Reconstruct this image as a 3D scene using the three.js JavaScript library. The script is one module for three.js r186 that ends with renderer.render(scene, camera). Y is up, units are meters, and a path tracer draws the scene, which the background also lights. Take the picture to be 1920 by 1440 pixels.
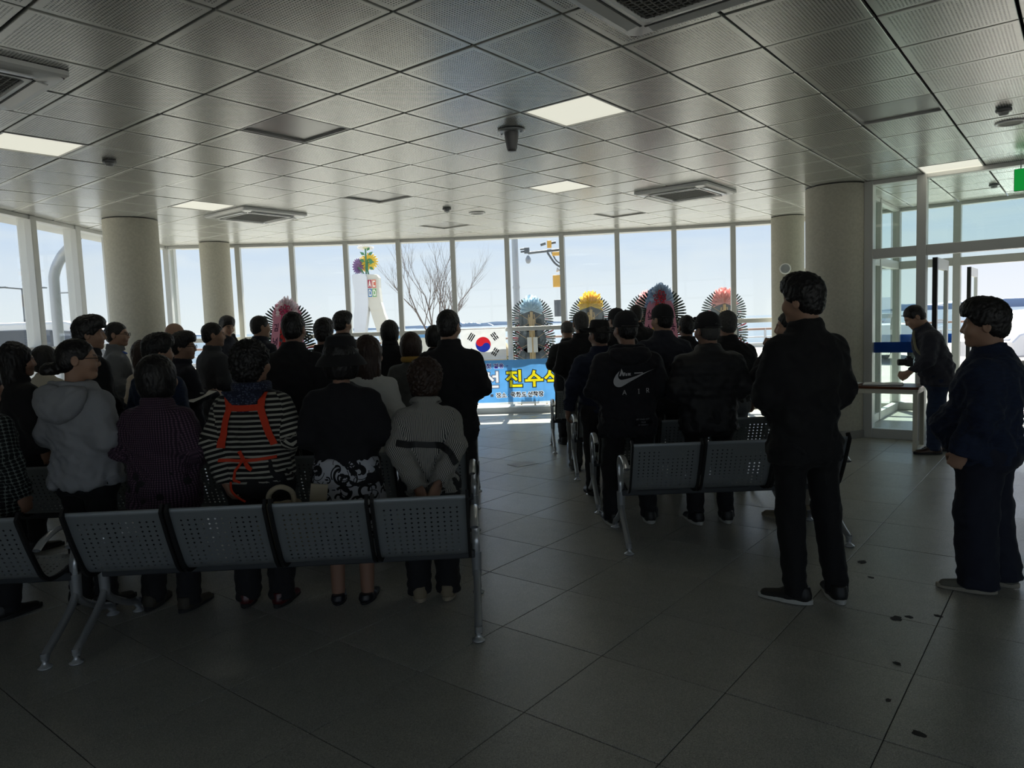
import * as THREE from 'three';
import { mergeGeometries } from 'three/addons/utils/BufferGeometryUtils.js';
import { RoundedBoxGeometry } from 'three/addons/geometries/RoundedBoxGeometry.js';
import { RectAreaLightUniformsLib } from 'three/addons/lights/RectAreaLightUniformsLib.js';
import { createNoise3D } from 'simplex-noise';

// ---------------------------------------------------------------- camera, sky, sun, exposure
const scene = new THREE.Scene();
const EYE = 1.58;
const camera = new THREE.PerspectiveCamera(2 * Math.atan(720 / 1352) * 180 / Math.PI, 4 / 3, 0.05, 9000);
{
  const p = THREE.MathUtils.degToRad(4.75), r = THREE.MathUtils.degToRad(-2.11);
  const fw = new THREE.Vector3(0, -Math.sin(p), -Math.cos(p)), up0 = new THREE.Vector3(0, Math.cos(p), -Math.sin(p)), rt0 = new THREE.Vector3(1, 0, 0);
  const rt = rt0.clone().multiplyScalar(Math.cos(r)).addScaledVector(up0, Math.sin(r));
  const up = up0.clone().multiplyScalar(Math.cos(r)).addScaledVector(rt0, -Math.sin(r));
  camera.quaternion.setFromRotationMatrix(new THREE.Matrix4().makeBasis(rt, up, fw.clone().negate()));
  camera.position.set(0, EYE, 0);
}
scene.add(camera);
const renderer = new THREE.WebGLRenderer({ antialias: true });
renderer.toneMapping = THREE.LinearToneMapping;
renderer.toneMappingExposure = 1.22;
renderer.shadowMap.enabled = true;
RectAreaLightUniformsLib.init();

let seed = 20240411;
function rnd() { seed = (seed + 0x6D2B79F5) | 0; let t = Math.imul(seed ^ (seed >>> 15), 1 | seed); t = (t + Math.imul(t ^ (t >>> 7), 61 | t)) ^ t; return ((t ^ (t >>> 14)) >>> 0) / 4294967296; }
const rr = (a, b) => a + (b - a) * rnd();
const noise3 = createNoise3D(rnd);
const fbm = (x, y, z, o = 4) => { let s = 0, a = 0.5, f = 1; for (let k = 0; k < o; k++) { s += a * noise3(x * f, y * f, z * f); a *= 0.5; f *= 2.03; } return s; };
const clamp = (x, a, b) => Math.min(b, Math.max(a, x));
const mix = (a, b, t) => a + (b - a) * t;
const sstep = (a, b, x) => { const t = clamp((x - a) / (b - a), 0, 1); return t * t * (3 - 2 * t); };

const SUN = new THREE.Vector3(0.09, 1.43, -1).normalize();
{ // sky: hazy spring sky over the sea, thin streaks of cloud
  const W = 1024, Hh = 512, d = new Float32Array(W * Hh * 4);
  for (let j = 0; j < Hh; j++) for (let i = 0; i < W; i++) {
    const el = (j + 0.5) / Hh * Math.PI - Math.PI / 2, az = (i + 0.5) / W * Math.PI * 2;
    const y = Math.sin(el), x = Math.cos(el) * Math.cos(az), z = Math.cos(el) * Math.sin(az);
    const t = sstep(-0.02, 0.2, y), u = sstep(0.15, 1, y);
    let r = mix(mix(0.755, 0.47, t), 0.19, u), g = mix(mix(0.785, 0.59, t), 0.33, u), b = mix(mix(0.82, 0.82, t), 0.64, u);
    const yy = Math.max(y, 0.03);
    const cl = sstep(0.0, 0.75, fbm(x / yy * 0.35 + 3.1, z / yy * 1.3, 1.7, 5) + 0.25) * 0.5 * sstep(0, 0.12, y);
    r = mix(r, 0.755, cl); g = mix(g, 0.775, cl); b = mix(b, 0.80, cl);
    const k = (j * W + i) * 4; d[k] = r; d[k + 1] = g; d[k + 2] = b; d[k + 3] = 1;
  }
  const tx = new THREE.DataTexture(d, W, Hh, THREE.RGBAFormat, THREE.FloatType);
  tx.mapping = THREE.EquirectangularReflectionMapping; tx.magFilter = tx.minFilter = THREE.LinearFilter; tx.colorSpace = THREE.LinearSRGBColorSpace; tx.needsUpdate = true;
  scene.background = tx; scene.environment = tx;
}
const sun = new THREE.DirectionalLight(0xfff8ee, 12);
sun.position.copy(SUN).multiplyScalar(40).add(new THREE.Vector3(0, 0, -12)); sun.target.position.set(0, 0, -12); sun.castShadow = true;
sun.shadow.mapSize.set(4096, 4096); Object.assign(sun.shadow.camera, { left: -26, right: 26, top: 26, bottom: -26, near: 1, far: 90 }); sun.shadow.bias = -0.0005;
scene.add(sun, sun.target);

// ---------------------------------------------------------------- helpers
const used = {};
function numbered(n) { used[n] = (used[n] || 0) + 1; return used[n] === 1 ? n : n + '_' + String(used[n] - 1).padStart(3, '0'); }
function shade(o) { o.traverse((m) => { if (m.isMesh) { m.castShadow = m.receiveShadow = true; } }); return o; }
function thing(name, label, category, pos = [0, 0, 0], turn = 0, group) {
  const g = new THREE.Group(); g.name = numbered(name); g.position.set(...pos); g.rotation.y = turn;
  g.userData = { label, category }; if (group) g.userData.group = group; scene.add(g); return g;
}
function struct(name, label) { const g = new THREE.Group(); g.name = name; g.userData = { kind: 'structure', label }; scene.add(g); return g; }
function part(name, geo, mat, parent, pos, rot) {
  const m = new THREE.Mesh(Array.isArray(geo) ? merge(geo) : geo, mat); m.name = name; m.castShadow = m.receiveShadow = true;
  if (pos) m.position.set(...pos); if (rot) m.rotation.set(...rot); parent.add(m); return m;
}
function merge(list) { return mergeGeometries(list.map((g) => { const q = g.index ? g.toNonIndexed() : g; for (const k of Object.keys(q.attributes)) if (!['position', 'normal', 'uv'].includes(k)) q.deleteAttribute(k); return q; })); }
const box = (w, h, d, x = 0, y = 0, z = 0, ry = 0) => { const g = new THREE.BoxGeometry(w, h, d); if (ry) g.rotateY(ry); return g.translate(x, y, z); };
const rbox = (w, h, d, r, x = 0, y = 0, z = 0, s = 2) => new RoundedBoxGeometry(w, h, d, s, r).translate(x, y, z);
const V = (x, y, z) => new THREE.Vector3(x, y, z);
function tube(pts, r, seg = 24, rad = 8, closed = false) { return new THREE.TubeGeometry(new THREE.CatmullRomCurve3(pts.map((p) => V(...p)), closed, 'catmullrom', 0.5), seg, r, rad, closed); }
function rod(a, b, r1, r2 = r1, n = 8) {
  const A = V(...a), B = V(...b), L = A.distanceTo(B), g = new THREE.CylinderGeometry(r2, r1, L, n);
  g.translate(0, L / 2, 0).applyQuaternion(new THREE.Quaternion().setFromUnitVectors(V(0, 1, 0), B.clone().sub(A).normalize())); return g.translate(A.x, A.y, A.z);
}
const lathe = (pts, n = 32) => new THREE.LatheGeometry(pts.map((p) => new THREE.Vector2(p[0], p[1])), n);
function extrude(pts, depth, bevel = 0) {
  const s = new THREE.Shape(pts.map((p) => new THREE.Vector2(p[0], p[1])));
  return new THREE.ExtrudeGeometry(s, { depth, bevelEnabled: bevel > 0, bevelSize: bevel, bevelThickness: bevel, bevelSegments: 2, curveSegments: 8 });
}
function uvScale(g, s) { const u = g.attributes.uv; for (let i = 0; i < u.count; i++) u.setXY(i, u.getX(i) * s, u.getY(i) * s); return g; }
// ---- textures
function canvasTex(w, h, draw, srgb = true) {
  const c = document.createElement('canvas'); c.width = w; c.height = h; const x = c.getContext('2d'); draw(x, w, h);
  const t = new THREE.CanvasTexture(c); t.wrapS = t.wrapT = THREE.RepeatWrapping; if (srgb) t.colorSpace = THREE.SRGBColorSpace; return t;
}
function dataTex(n, fn, srgb = true) {
  const d = new Uint8Array(n * n * 4);
  for (let j = 0; j < n; j++) for (let i = 0; i < n; i++) { const c = fn(i, j, n), k = (j * n + i) * 4; d[k] = c[0]; d[k + 1] = c[1]; d[k + 2] = c[2]; d[k + 3] = c[3] ?? 255; }
  const t = new THREE.DataTexture(d, n, n, THREE.RGBAFormat); t.wrapS = t.wrapT = THREE.RepeatWrapping; t.magFilter = THREE.LinearFilter; t.minFilter = THREE.LinearMipmapLinearFilter; t.generateMipmaps = true;
  if (srgb) t.colorSpace = THREE.SRGBColorSpace; t.needsUpdate = true; return t;
}
const every = (t, w, h = w) => { const c = t.clone(); c.repeat.set(1 / w, 1 / h); c.needsUpdate = true; return c; };
function std(color, rough = 0.7, metal = 0, more = {}) { return new THREE.MeshStandardMaterial({ color, roughness: rough, metalness: metal, ...more }); }
const lin = (r, g, b) => new THREE.Color().setRGB(r, g, b);
// ---------------------------------------------------------------- the building
const CEIL = 3.15, TS = 0.604, GC = 0.6242, GS = 0.7813;
const GI = [GC, -GS], GJ = [-GS, -GC];                              // the two directions of the ceiling and floor grid
const grid = (i, j, o) => [o[0] + TS * (GI[0] * i + GJ[0] * j), o[1] + TS * (GI[1] * i + GJ[1] * j)];
const CO = [-0.147, -4.205], FO = [-0.19, -4.52];
const gridOf = (x, z, o) => { const a = (x - o[0]) / TS, b = (z - o[1]) / TS; return [a * GI[0] + b * GI[1], a * GJ[0] + b * GJ[1]]; };
const turnGrid = Math.atan2(GS, GC);                                // rotation.y that turns +x into GI
const wallZ = (x) => -13.06 + 0.018 * (x + 1.9) ** 2;
const E0 = [4.58, -8.9], E1 = [-GJ[0], -GJ[1]], E2 = GI;            // entrance screen: along, outward
const ent = (t, o) => [E0[0] + E1[0] * t + E2[0] * o, E0[1] + E1[1] * t + E2[1] * o];
const entTurn = Math.atan2(-E1[1], E1[0]);                          // rotation.y that turns +x into E1

const T_granite = dataTex(1024, (i, j) => {
  const a = noise3(i * 0.31, j * 0.31, 1), b = noise3(i * 0.12, j * 0.12, 7), c = fbm(i * 0.006, j * 0.006, 3, 3), s = rnd();
  let v = 166 + a * 26 + b * 18 + c * 7 + (s - 0.5) * 56; if (s > 0.985) v += 40; if (s < 0.03) v -= 45;
  return [v, v, v * 0.975];
});
const T_smudge = dataTex(256, (i, j) => { const v = 185 + 16 * fbm(i * 0.03, j * 0.03, 9, 4) + (rnd() - 0.5) * 24; return [v, v, v]; }, false);
const floorMats = [0.46, 0.42, 0.5].map((r, k) => std(new THREE.Color().setRGB(0.9 + 0.04 * k, 0.9 + 0.04 * k, 0.86 + 0.04 * k), r, 0, { map: every(T_granite, 1.8), roughnessMap: every(T_smudge, 1.3), bumpMap: every(T_granite, 1.8), bumpScale: 0.0006 }));
const M_dark = std(lin(0.02, 0.02, 0.022), 0.9), M_grout = std(lin(0.05, 0.048, 0.044), 0.95);
const M_slab = std(lin(0.008, 0.008, 0.008), 0.95);

function slabShape(pts, y, th, mat, name, parent) {
  const s = new THREE.Shape(pts.map(([x, z]) => new THREE.Vector2(x, -z)));
  const g = new THREE.ExtrudeGeometry(s, { depth: th, bevelEnabled: false }); g.rotateX(-Math.PI / 2); return part(name, g, mat, parent, [0, y - th, 0]);
}
const arcX = [-5.95, -4.76, -3.83, -2.88, -1.94, -0.97, 0, 0.965, 1.93, 2.895, 3.86, 4.83];
const V0 = ent(-0.38, 2.95), V1 = ent(9, 2.95);
const outline = [[-6.0, 6], ...arcX.map((x) => [x, wallZ(x)]), V0, V1, [V1[0], 6]];
const outlineWide = [[-6.65, 6.4], [-6.65, -13.45], ...arcX.slice(1).map((x) => [x - 0.1, wallZ(x) - 0.62]), ent(-0.5, 3.6), ent(9.3, 3.6), [V1[0] + 0.6, 6.4]];
function inside(p, poly) { let c = false; for (let i = 0, j = poly.length - 1; i < poly.length; j = i++) { const [xi, zi] = poly[i], [xj, zj] = poly[j]; if ((zi > p[1]) !== (zj > p[1]) && p[0] < (xj - xi) * (p[1] - zi) / (zj - zi) + xi) c = !c; } return c; }

// square tile with chamfered rim; face looks down (ceiling) or up (floor)
function tileGeo(w, th, ch, up, uo = 0, vo = 0) {
  const h = w / 2, q = h - ch, s = up ? 1 : -1, P = [], N = [], U = [], push = (a, b, c, d) => {
    const n = b.clone().sub(a).cross(d.clone().sub(a)).normalize();
    for (const v of [a, b, c, a, c, d]) { P.push(v.x, v.y, v.z); N.push(n.x, n.y, n.z); U.push((v.x + h) / w + uo, (v.z + h) / w + vo); }
  };
  const f = [[-q, -q], [-q, q], [q, q], [q, -q]], e = [[-h, -h], [-h, h], [h, h], [h, -h]];
  const F = f.map(([x, z]) => V(x, 0, z)), E = e.map(([x, z]) => V(x, -s * ch, z)), B = e.map(([x, z]) => V(x, -s * th, z));
  const quad = (a, b, c, d) => (up ? push(a, b, c, d) : push(d, c, b, a));
  quad(F[0], F[1], F[2], F[3]);
  for (let k = 0; k < 4; k++) { const l = (k + 1) % 4; quad(F[l], F[k], E[k], E[l]); quad(E[l], E[k], B[k], B[l]); }
  const g = new THREE.BufferGeometry(); g.setAttribute('position', new THREE.Float32BufferAttribute(P, 3)); g.setAttribute('normal', new THREE.Float32BufferAttribute(N, 3)); g.setAttribute('uv', new THREE.Float32BufferAttribute(U, 2)); return g;
}
// tiles cut along the walls
function clipped(i, j, o, w, th, up) {
  let P = [[-w / 2, -w / 2], [w / 2, -w / 2], [w / 2, w / 2], [-w / 2, w / 2]]; const c = grid(i + 0.5, j + 0.5, o), cs = Math.cos(turnGrid), sn = Math.sin(turnGrid);
  const loc = outline.map(([x, z]) => { const a = x - c[0], b = z - c[1]; return [a * cs - b * sn, a * sn + b * cs]; });
  let area = 0; loc.forEach((a, k) => { const b = loc[(k + 1) % loc.length]; area += a[0] * b[1] - b[0] * a[1]; }); const sg = Math.sign(area); let cut = false;
  for (let k = 0; k < loc.length && P.length; k++) { const a = loc[k], b = loc[(k + 1) % loc.length], side = (p) => sg * ((b[0] - a[0]) * (p[1] - a[1]) - (b[1] - a[1]) * (p[0] - a[0])), Q = []; P.forEach((p, n) => { const q = P[(n + 1) % P.length], d = side(p), e = side(q); if (d >= 0) Q.push(p); else cut = true; if ((d >= 0) !== (e >= 0)) { const t = d / (d - e); Q.push([p[0] + (q[0] - p[0]) * t, p[1] + (q[1] - p[1]) * t]); } }); P = Q; }
  if (!cut) return 'whole'; if (P.length < 3) return null;
  const g = new THREE.ExtrudeGeometry(new THREE.Shape(P.map(([x, z]) => new THREE.Vector2(x, -z))), { depth: th, bevelEnabled: false }).rotateX(-Math.PI / 2).translate(0, up ? -th : 0, 0), u = g.attributes.uv, q = g.attributes.position; for (let k = 0; k < u.count; k++) u.setXY(k, q.getX(k) / w + 0.5, q.getZ(k) / w + 0.5); return g;
}
// floor
{
  const fl = struct('floor', 'dark speckled granite tile floor of the waiting hall');
  slabShape(outline, -0.004, 0.2, M_grout, 'floor_bed', fl);
  const geos = []; for (let k = 0; k < 6; k++) geos.push(tileGeo(TS - 0.004, 0.02, 0.0015, true, k * 0.37, k * 0.61));
  const list = [];
  for (let i = -22; i < 24; i++) for (let j = -22; j < 24; j++) {
    const c = grid(i + 0.5, j + 0.5, FO); if (c[1] > 1) continue; const cg = clipped(i, j, FO, TS - 0.004, 0.02, true); if (!cg) continue;
    const d = Math.hypot(c[0], c[1]), seen = c[1] < -1.6 && Math.abs(c[0]) < -c[1] * 0.78 + 0.5; list.push([seen ? d : d + 100, c, i, j, cg]);
  }
  list.sort((a, b) => a[0] - b[0]);
  const rest = [];
  list.forEach(([, c, i, j, cg], n) => {
    const g = cg === 'whole' ? geos[(i * 7 + j * 13 + 400) % 6] : cg, ry = turnGrid + (cg === 'whole' ? Math.PI / 2 * ((i + 2 * j + 100) % 4) : 0), y = (noise3(i * 3.1, j * 2.7, 5)) * 0.0008;
    if (n < 300) part('floor_tile', g, floorMats[(i * 5 + j * 3 + 300) % 3], fl, [c[0], y, c[1]], [noise3(i, j, 1) * 0.002, ry, noise3(i, j, 2) * 0.002]);
    else rest.push((cg === 'whole' ? g.clone() : g).rotateY(ry).translate(c[0], y, c[1]));
  });
  const m = part('floor_tile_far', merge(rest), floorMats[0], fl); m.userData.kind = 'stuff';
  const stain = std(lin(0.03, 0.029, 0.027), 0.8);
  for (const [x, z, r] of [[1.47, -2.57, 0.034], [1.48, -2.81, 0.02], [1.68, -3.11, 0.028], [2.15, -3.6, 0.03], [1.93, -3.59, 0.05], [2.0, -3.6, 0.03], [2.17, -4.44, 0.045], [2.09, -4.17, 0.03]]) {
    const p = []; for (let k = 0; k < 14; k++) { const a = k / 14 * 6.283, q = r * (0.5 + 0.4 * rnd()); p.push([Math.cos(a) * q, Math.sin(a) * q * 0.7]); }
    part('stain', extrude(p, 0.0008).rotateX(-Math.PI / 2), stain, fl, [x, 0.0012, z], [0, rnd() * 3, 0]);
  }
}
// ceiling
const lightCells = [[2, 0]], offCells = [[0, 3]];
const cellAt = (x, z) => gridOf(x, z, CO).map(Math.floor);
for (const p of [[0.645, -8.58], [-3.66, -8.87], [-3.82, -5.9], [4.94, -8.05]]) lightCells.push(cellAt(...p));
for (const p of [[-1.9, -8.75], [2.9, -5.75], [-0.9, -11.2], [1.5, -11.0]]) offCells.push(cellAt(...p));
const T_perf = dataTex(512, (i, j, n) => {
  const u = i / n, v = j / n, q = 0.6 / 0.0185; let a = 224 + 6 * fbm(i * 0.02, j * 0.02, 2, 3);
  if (u > 0.055 && u < 0.945 && v > 0.055 && v < 0.945) { const x = u * q - Math.floor(u * q) - 0.5, y = v * q - Math.floor(v * q) - 0.5; if (x * x + y * y < 0.075) a = 62; }
  return [a, a, a * 0.985];
});
const M_ceil = new THREE.MeshPhysicalMaterial({ color: lin(1, 1, 0.98), map: T_perf, roughness: 0.27, metalness: 0.3, specularIntensity: 1 });
const M_plain = new THREE.MeshPhysicalMaterial({ color: lin(0.42, 0.42, 0.41), roughness: 0.3 });
const M_lampOn = new THREE.MeshStandardMaterial({ color: 0x777770, emissive: new THREE.Color(1, 0.99, 0.84), emissiveIntensity: 0.6, roughness: 0.6 });
{
  const ce = struct('ceiling', 'grey metal ceiling of perforated square panels');
  slabShape(outlineWide, CEIL + 0.35, 0.22, M_slab, 'roof_slab', ce);
  const gw = tileGeo(TS - 0.017, 0.02, 0.0025, false);
  const taken = new Set([...lightCells, ...offCells].map((c) => c.join()));
  const list = [];
  for (let i = -24; i < 26; i++) for (let j = -24; j < 26; j++) {
    if (taken.has(i + ',' + j)) continue;
    const c = grid(i + 0.5, j + 0.5, CO), cg = clipped(i, j, CO, TS - 0.017, 0.02, false); if (!cg) continue;
    const d = Math.hypot(c[0], c[1]), seen = c[1] < -2.6 && Math.abs(c[0]) < -c[1] * 0.8 + 0.4; list.push([seen ? d : d + 100, c, i, j, cg]);
  }
  list.sort((a, b) => a[0] - b[0]); const rest = [];
  list.forEach(([, c, i, j, cg], n) => {
    const g0 = cg === 'whole' ? gw : cg;
    const y = CEIL + noise3(i * 1.7, j * 2.3, 8) * 0.0025, tx = noise3(i * 1.1, j * 1.9, 3) * 0.006, tz = noise3(i * 1.3, j * 0.9, 4) * 0.006;
    if (n < 300) part('ceiling_panel', g0, M_ceil, ce, [c[0], y, c[1]], [tx, turnGrid, tz]);
    else rest.push((cg === 'whole' ? g0.clone() : g0).rotateY(turnGrid).translate(c[0], y, c[1]));
  });
  const m = part('ceiling_panel_far', merge(rest), M_ceil, ce); m.userData.kind = 'stuff';
  // soffit round the outside of the glass and fascia
  const M_soffit = std(lin(0.6, 0.6, 0.58), 0.6);
  const so = [];
  for (let k = 0; k < arcX.length - 1; k++) { const a = arcX[k], b = arcX[k + 1]; so.push([[a, wallZ(a) - 0.06], [b, wallZ(b) - 0.06], [b, wallZ(b) - 0.62], [a, wallZ(a) - 0.62]]); }
  so.push([[-6.06, 6], [-6.06, -13], [-6.62, -13.5], [-6.62, 6]]);
  const gs = so.map((q) => { const s = new THREE.Shape(q.map(([x, z]) => new THREE.Vector2(x, -z))); return new THREE.ExtrudeGeometry(s, { depth: 0.28, bevelEnabled: false }).rotateX(-Math.PI / 2).translate(0, CEIL + 0.003, 0); });
  part('soffit', merge(gs), M_soffit, ce);
  shade(ce);
}
function lampLabel(k) { return ['lit square ceiling panel beside the pendant nozzle', 'lit square ceiling panel near the right air conditioner', 'lit square ceiling panel beside the column and left air conditioner', 'lit square ceiling panel beside the wall-side smoke detector', 'lit square ceiling panel above the entrance screen'][k]; }
lightCells.forEach((c, k) => {
  const [x, z] = grid(c[0] + 0.5, c[1] + 0.5, CO), t = thing('ceiling_light', lampLabel(k), 'ceiling light', [x, CEIL, z], turnGrid, 'lit ceiling panels');
  part('frame', [box(TS - 0.01, 0.03, 0.015, 0, 0.012, TS / 2 - 0.013), box(TS - 0.01, 0.03, 0.015, 0, 0.012, -TS / 2 + 0.013), box(0.015, 0.03, TS - 0.04, TS / 2 - 0.013, 0.012, 0), box(0.015, 0.03, TS - 0.04, -TS / 2 + 0.013, 0.012, 0)], M_plain, t);
  part('diffuser', box(TS - 0.04, 0.008, TS - 0.04, 0, 0.012, 0), M_lampOn, t);
  const L = new THREE.RectAreaLight(0xfff8df, 0.5, TS - 0.06, TS - 0.06); L.position.set(0, 0.004, 0); L.rotation.x = -Math.PI / 2; t.add(L);
});
['smooth unlit ceiling panel in the foreground', 'smooth unlit ceiling panel behind the pendant nozzle', 'smooth unlit ceiling panel above the man at the table', 'smooth unlit ceiling panel near the window detector', 'smooth unlit ceiling panel close to the glass wall'].forEach((lb, k) => {
  const c = offCells[k], [x, z] = grid(c[0] + 0.5, c[1] + 0.5, CO), t = thing('unlit_ceiling_light', lb, 'ceiling light', [x, CEIL, z], turnGrid, 'unlit ceiling panels');
  part('frame', [box(TS - 0.01, 0.03, 0.012, 0, 0.016, TS / 2 - 0.012), box(TS - 0.01, 0.03, 0.012, 0, 0.016, -TS / 2 + 0.012), box(0.012, 0.03, TS - 0.036, TS / 2 - 0.012, 0.016, 0), box(0.012, 0.03, TS - 0.036, -TS / 2 + 0.012, 0.016, 0)], M_plain, t);
  part('diffuser', box(TS - 0.036, 0.006, TS - 0.036, 0, 0.02, 0), new THREE.MeshPhysicalMaterial({ color: lin(0.5, 0.5, 0.48), roughness: 0.22 }), t);
});
// ---- glass walls
const M_alu = std(lin(0.64, 0.645, 0.63), 0.42, 0.25);
const M_glass = new THREE.MeshPhysicalMaterial({ color: 0xf4faf7, transmission: 1, thickness: 0, roughness: 0, ior: 1.5, side: THREE.DoubleSide });
const M_glassG = new THREE.MeshPhysicalMaterial({ color: 0xe9f4f0, transmission: 1, thickness: 0, roughness: 0, ior: 1.5, side: THREE.DoubleSide });
let winN = 0;
// a run of glazing along a list of plan points: mullions on the points, rails at the heights
function glazing(label, pts, rails, { mw = 0.085, md = 0.13, y1 = CEIL, glass = M_glass, skip = {} } = {}) {
  const w = struct('window_' + (++winN), label);
  pts.forEach(([x, z], k) => {
    const a = pts[Math.max(0, k - 1)], b = pts[Math.min(pts.length - 1, k + 1)], ry = Math.atan2(-(b[1] - a[1]), b[0] - a[0]);
    const m = part('mullion', rbox(mw, y1, md, 0.006, 0, y1 / 2, 0, 1), M_alu, w, [x, 0, z], [0, ry, 0]);
    part('cover_cap', rbox(mw * 0.55, y1 - 0.01, 0.03, 0.004, 0, y1 / 2, -md / 2 - 0.014, 1), M_alu, m);
  });
  for (let k = 0; k < pts.length - 1; k++) {
    const [ax, az] = pts[k], [bx, bz] = pts[k + 1], L = Math.hypot(bx - ax, bz - az) - mw, ry = Math.atan2(-(bz - az), bx - ax), cx = (ax + bx) / 2, cz = (az + bz) / 2;
    let last = 0;
    rails.forEach(([y, h, name]) => {
      part(name || 'rail', rbox(L, h, md * 0.8, 0.005, 0, 0, 0, 1), M_alu, w, [cx, y, cz], [0, ry, 0]);
      if (y - h / 2 - last > 0.1 && !(skip[k] && skip[k].includes(last))) part('pane', new THREE.PlaneGeometry(L, y - h / 2 - last), glass, w, [cx, (last + y - h / 2) / 2, cz], [0, ry, 0]);
      last = y + h / 2;
    });
  }
  return w;
}
glazing('tall glass front wall with aluminium mullions facing the sea', arcX.map((x) => [x, wallZ(x)]), [[0.05, 0.1, 'bottom_rail'], [1.49, 0.075], [CEIL - 0.025, 0.05, 'head_rail']]);
glazing('glass side wall beside the round columns', [-13.0, -12.02, -11.07, -10.13, -9.19, -8.25, -7.3].map((z) => [-6.0, z]).reverse(), [[0.05, 0.1, 'bottom_rail'], [1.47, 0.075], [CEIL - 0.025, 0.05, 'head_rail']], { mw: 0.11, md: 0.17 });
glazing('narrow glazing between the far column and the entrance', [[4.83, wallZ(4.83)], V0], [[0.05, 0.1, 'bottom_rail'], [1.49, 0.075], [2.28, 0.09], [CEIL - 0.025, 0.05, 'head_rail']]);
glazing('inner glass screen of the entrance lobby', [-0.14, 0.43, 2.5, 3.6, 4.7, 5.8].map((t) => ent(t, 0)), [[0.06, 0.12, 'bottom_rail'], [2.27, 0.12], [CEIL - 0.025, 0.05, 'head_rail']], { mw: 0.1, md: 0.16, glass: M_glassG, skip: { 1: [0.12] } });
glazing('outer glass screen of the entrance lobby', [-0.38, 0.43, 2.5, 3.6, 4.7, 5.8].map((t) => ent(t, 2.95)), [[0.06, 0.12, 'bottom_rail'], [2.27, 0.12], [CEIL - 0.025, 0.05, 'head_rail']], { mw: 0.1, md: 0.14, glass: M_glassG, skip: { 1: [0.12] } });
glazing('side glass of the entrance lobby', [ent(-0.38, 0.25), ent(-0.38, 1.6), ent(-0.38, 2.9)], [[0.06, 0.12, 'bottom_rail'], [2.27, 0.12], [CEIL - 0.025, 0.05, 'head_rail']], { mw: 0.07, md: 0.1, glass: M_glassG });
{ const p = []; for (let k = 0; k <= 12; k++) p.push([-5.95 + (V1[0] + 5.9) * k / 12, 6.1]); glazing('windows of the landward side behind the viewer', p, [[0.55, 0.1, 'bottom_rail'], [2.4, 0.09], [CEIL - 0.025, 0.05, 'head_rail']]); }
// the door openings have no bottom rail across them
scene.getObjectByName('window_4').children.filter((c) => c.name === 'bottom_rail').slice(1, 2).forEach((c) => c.removeFromParent());
scene.getObjectByName('window_5').children.filter((c) => c.name === 'bottom_rail').slice(1, 2).forEach((c) => c.removeFromParent());
{ // jamb plate beside the column and blue warning bands on the glass
  const w4 = scene.getObjectByName('window_4'), M_blue = std(lin(0.0, 0.075, 0.5), 0.45);
  const [x, z] = ent(0.145, 0.012); part('warning_band', box(0.47, 0.13, 0.002), M_blue, w4, [x, 1.125, z], [0, entTurn, 0]);
  const w5 = scene.getObjectByName('window_5'), [x5, z5] = ent(0.02, 2.96); part('warning_band', box(0.7, 0.14, 0.002), M_blue, w5, [x5, 1.12, z5], [0, entTurn, 0]);
}
// solid walls behind the camera and at the sides
const M_wall = std(lin(0.62, 0.61, 0.58), 0.8);
{
  const wl = struct('wall_left', 'plain wall continuing the glass side'); part('wall_face', box(0.2, CEIL + 0.2, 13.3, -6.1, (CEIL + 0.2) / 2, -0.62), M_wall, wl);
  const wb = struct('wall_back', 'low sill wall under the windows behind the viewer'); part('wall_face', box(V1[0] + 6.4, 0.5, 0.2, (V1[0] - 6) / 2, 0.25, 6.1), M_wall, wb);
  const wr = struct('wall_right', 'plain side wall'); part('wall_face', box(0.2, CEIL + 0.2, 6 - V1[1], V1[0] + 0.1, (CEIL + 0.2) / 2, (6 + V1[1]) / 2), M_wall, wr);
  const a = ent(5.85, 0.0), b = ent(9, 2.95), c = ent(5.85, 2.95);
  const [cx, cz] = ent(7.45, 2.95); part('wall_face', box(3.2, CEIL + 0.2, 0.2), M_wall, wr, [cx, (CEIL + 0.2) / 2, cz], [0, entTurn, 0]);
  const [dx, dz] = ent(5.92, 1.5); part('wall_face', box(0.12, CEIL + 0.2, 2.9), M_wall, wr, [dx, (CEIL + 0.2) / 2, dz], [0, entTurn, 0]);
}
{ // stone kerb at the foot of the glass front
  const tr = struct('trim_1', 'pale stone kerb along the foot of the glass front');
  for (let k = 0; k < arcX.length - 1; k++) { const a = arcX[k], b = arcX[k + 1], L = Math.hypot(b - a, wallZ(b) - wallZ(a)), ry = Math.atan2(-(wallZ(b) - wallZ(a)), b - a); part('kerb_stone', rbox(L - 0.004, 0.11, 0.2, 0.006, 0, 0.055, 0.16, 1), std(lin(0.4, 0.4, 0.38), 0.6), tr, [(a + b) / 2, 0, (wallZ(a) + wallZ(b)) / 2], [0, ry, 0]); }
}
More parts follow.
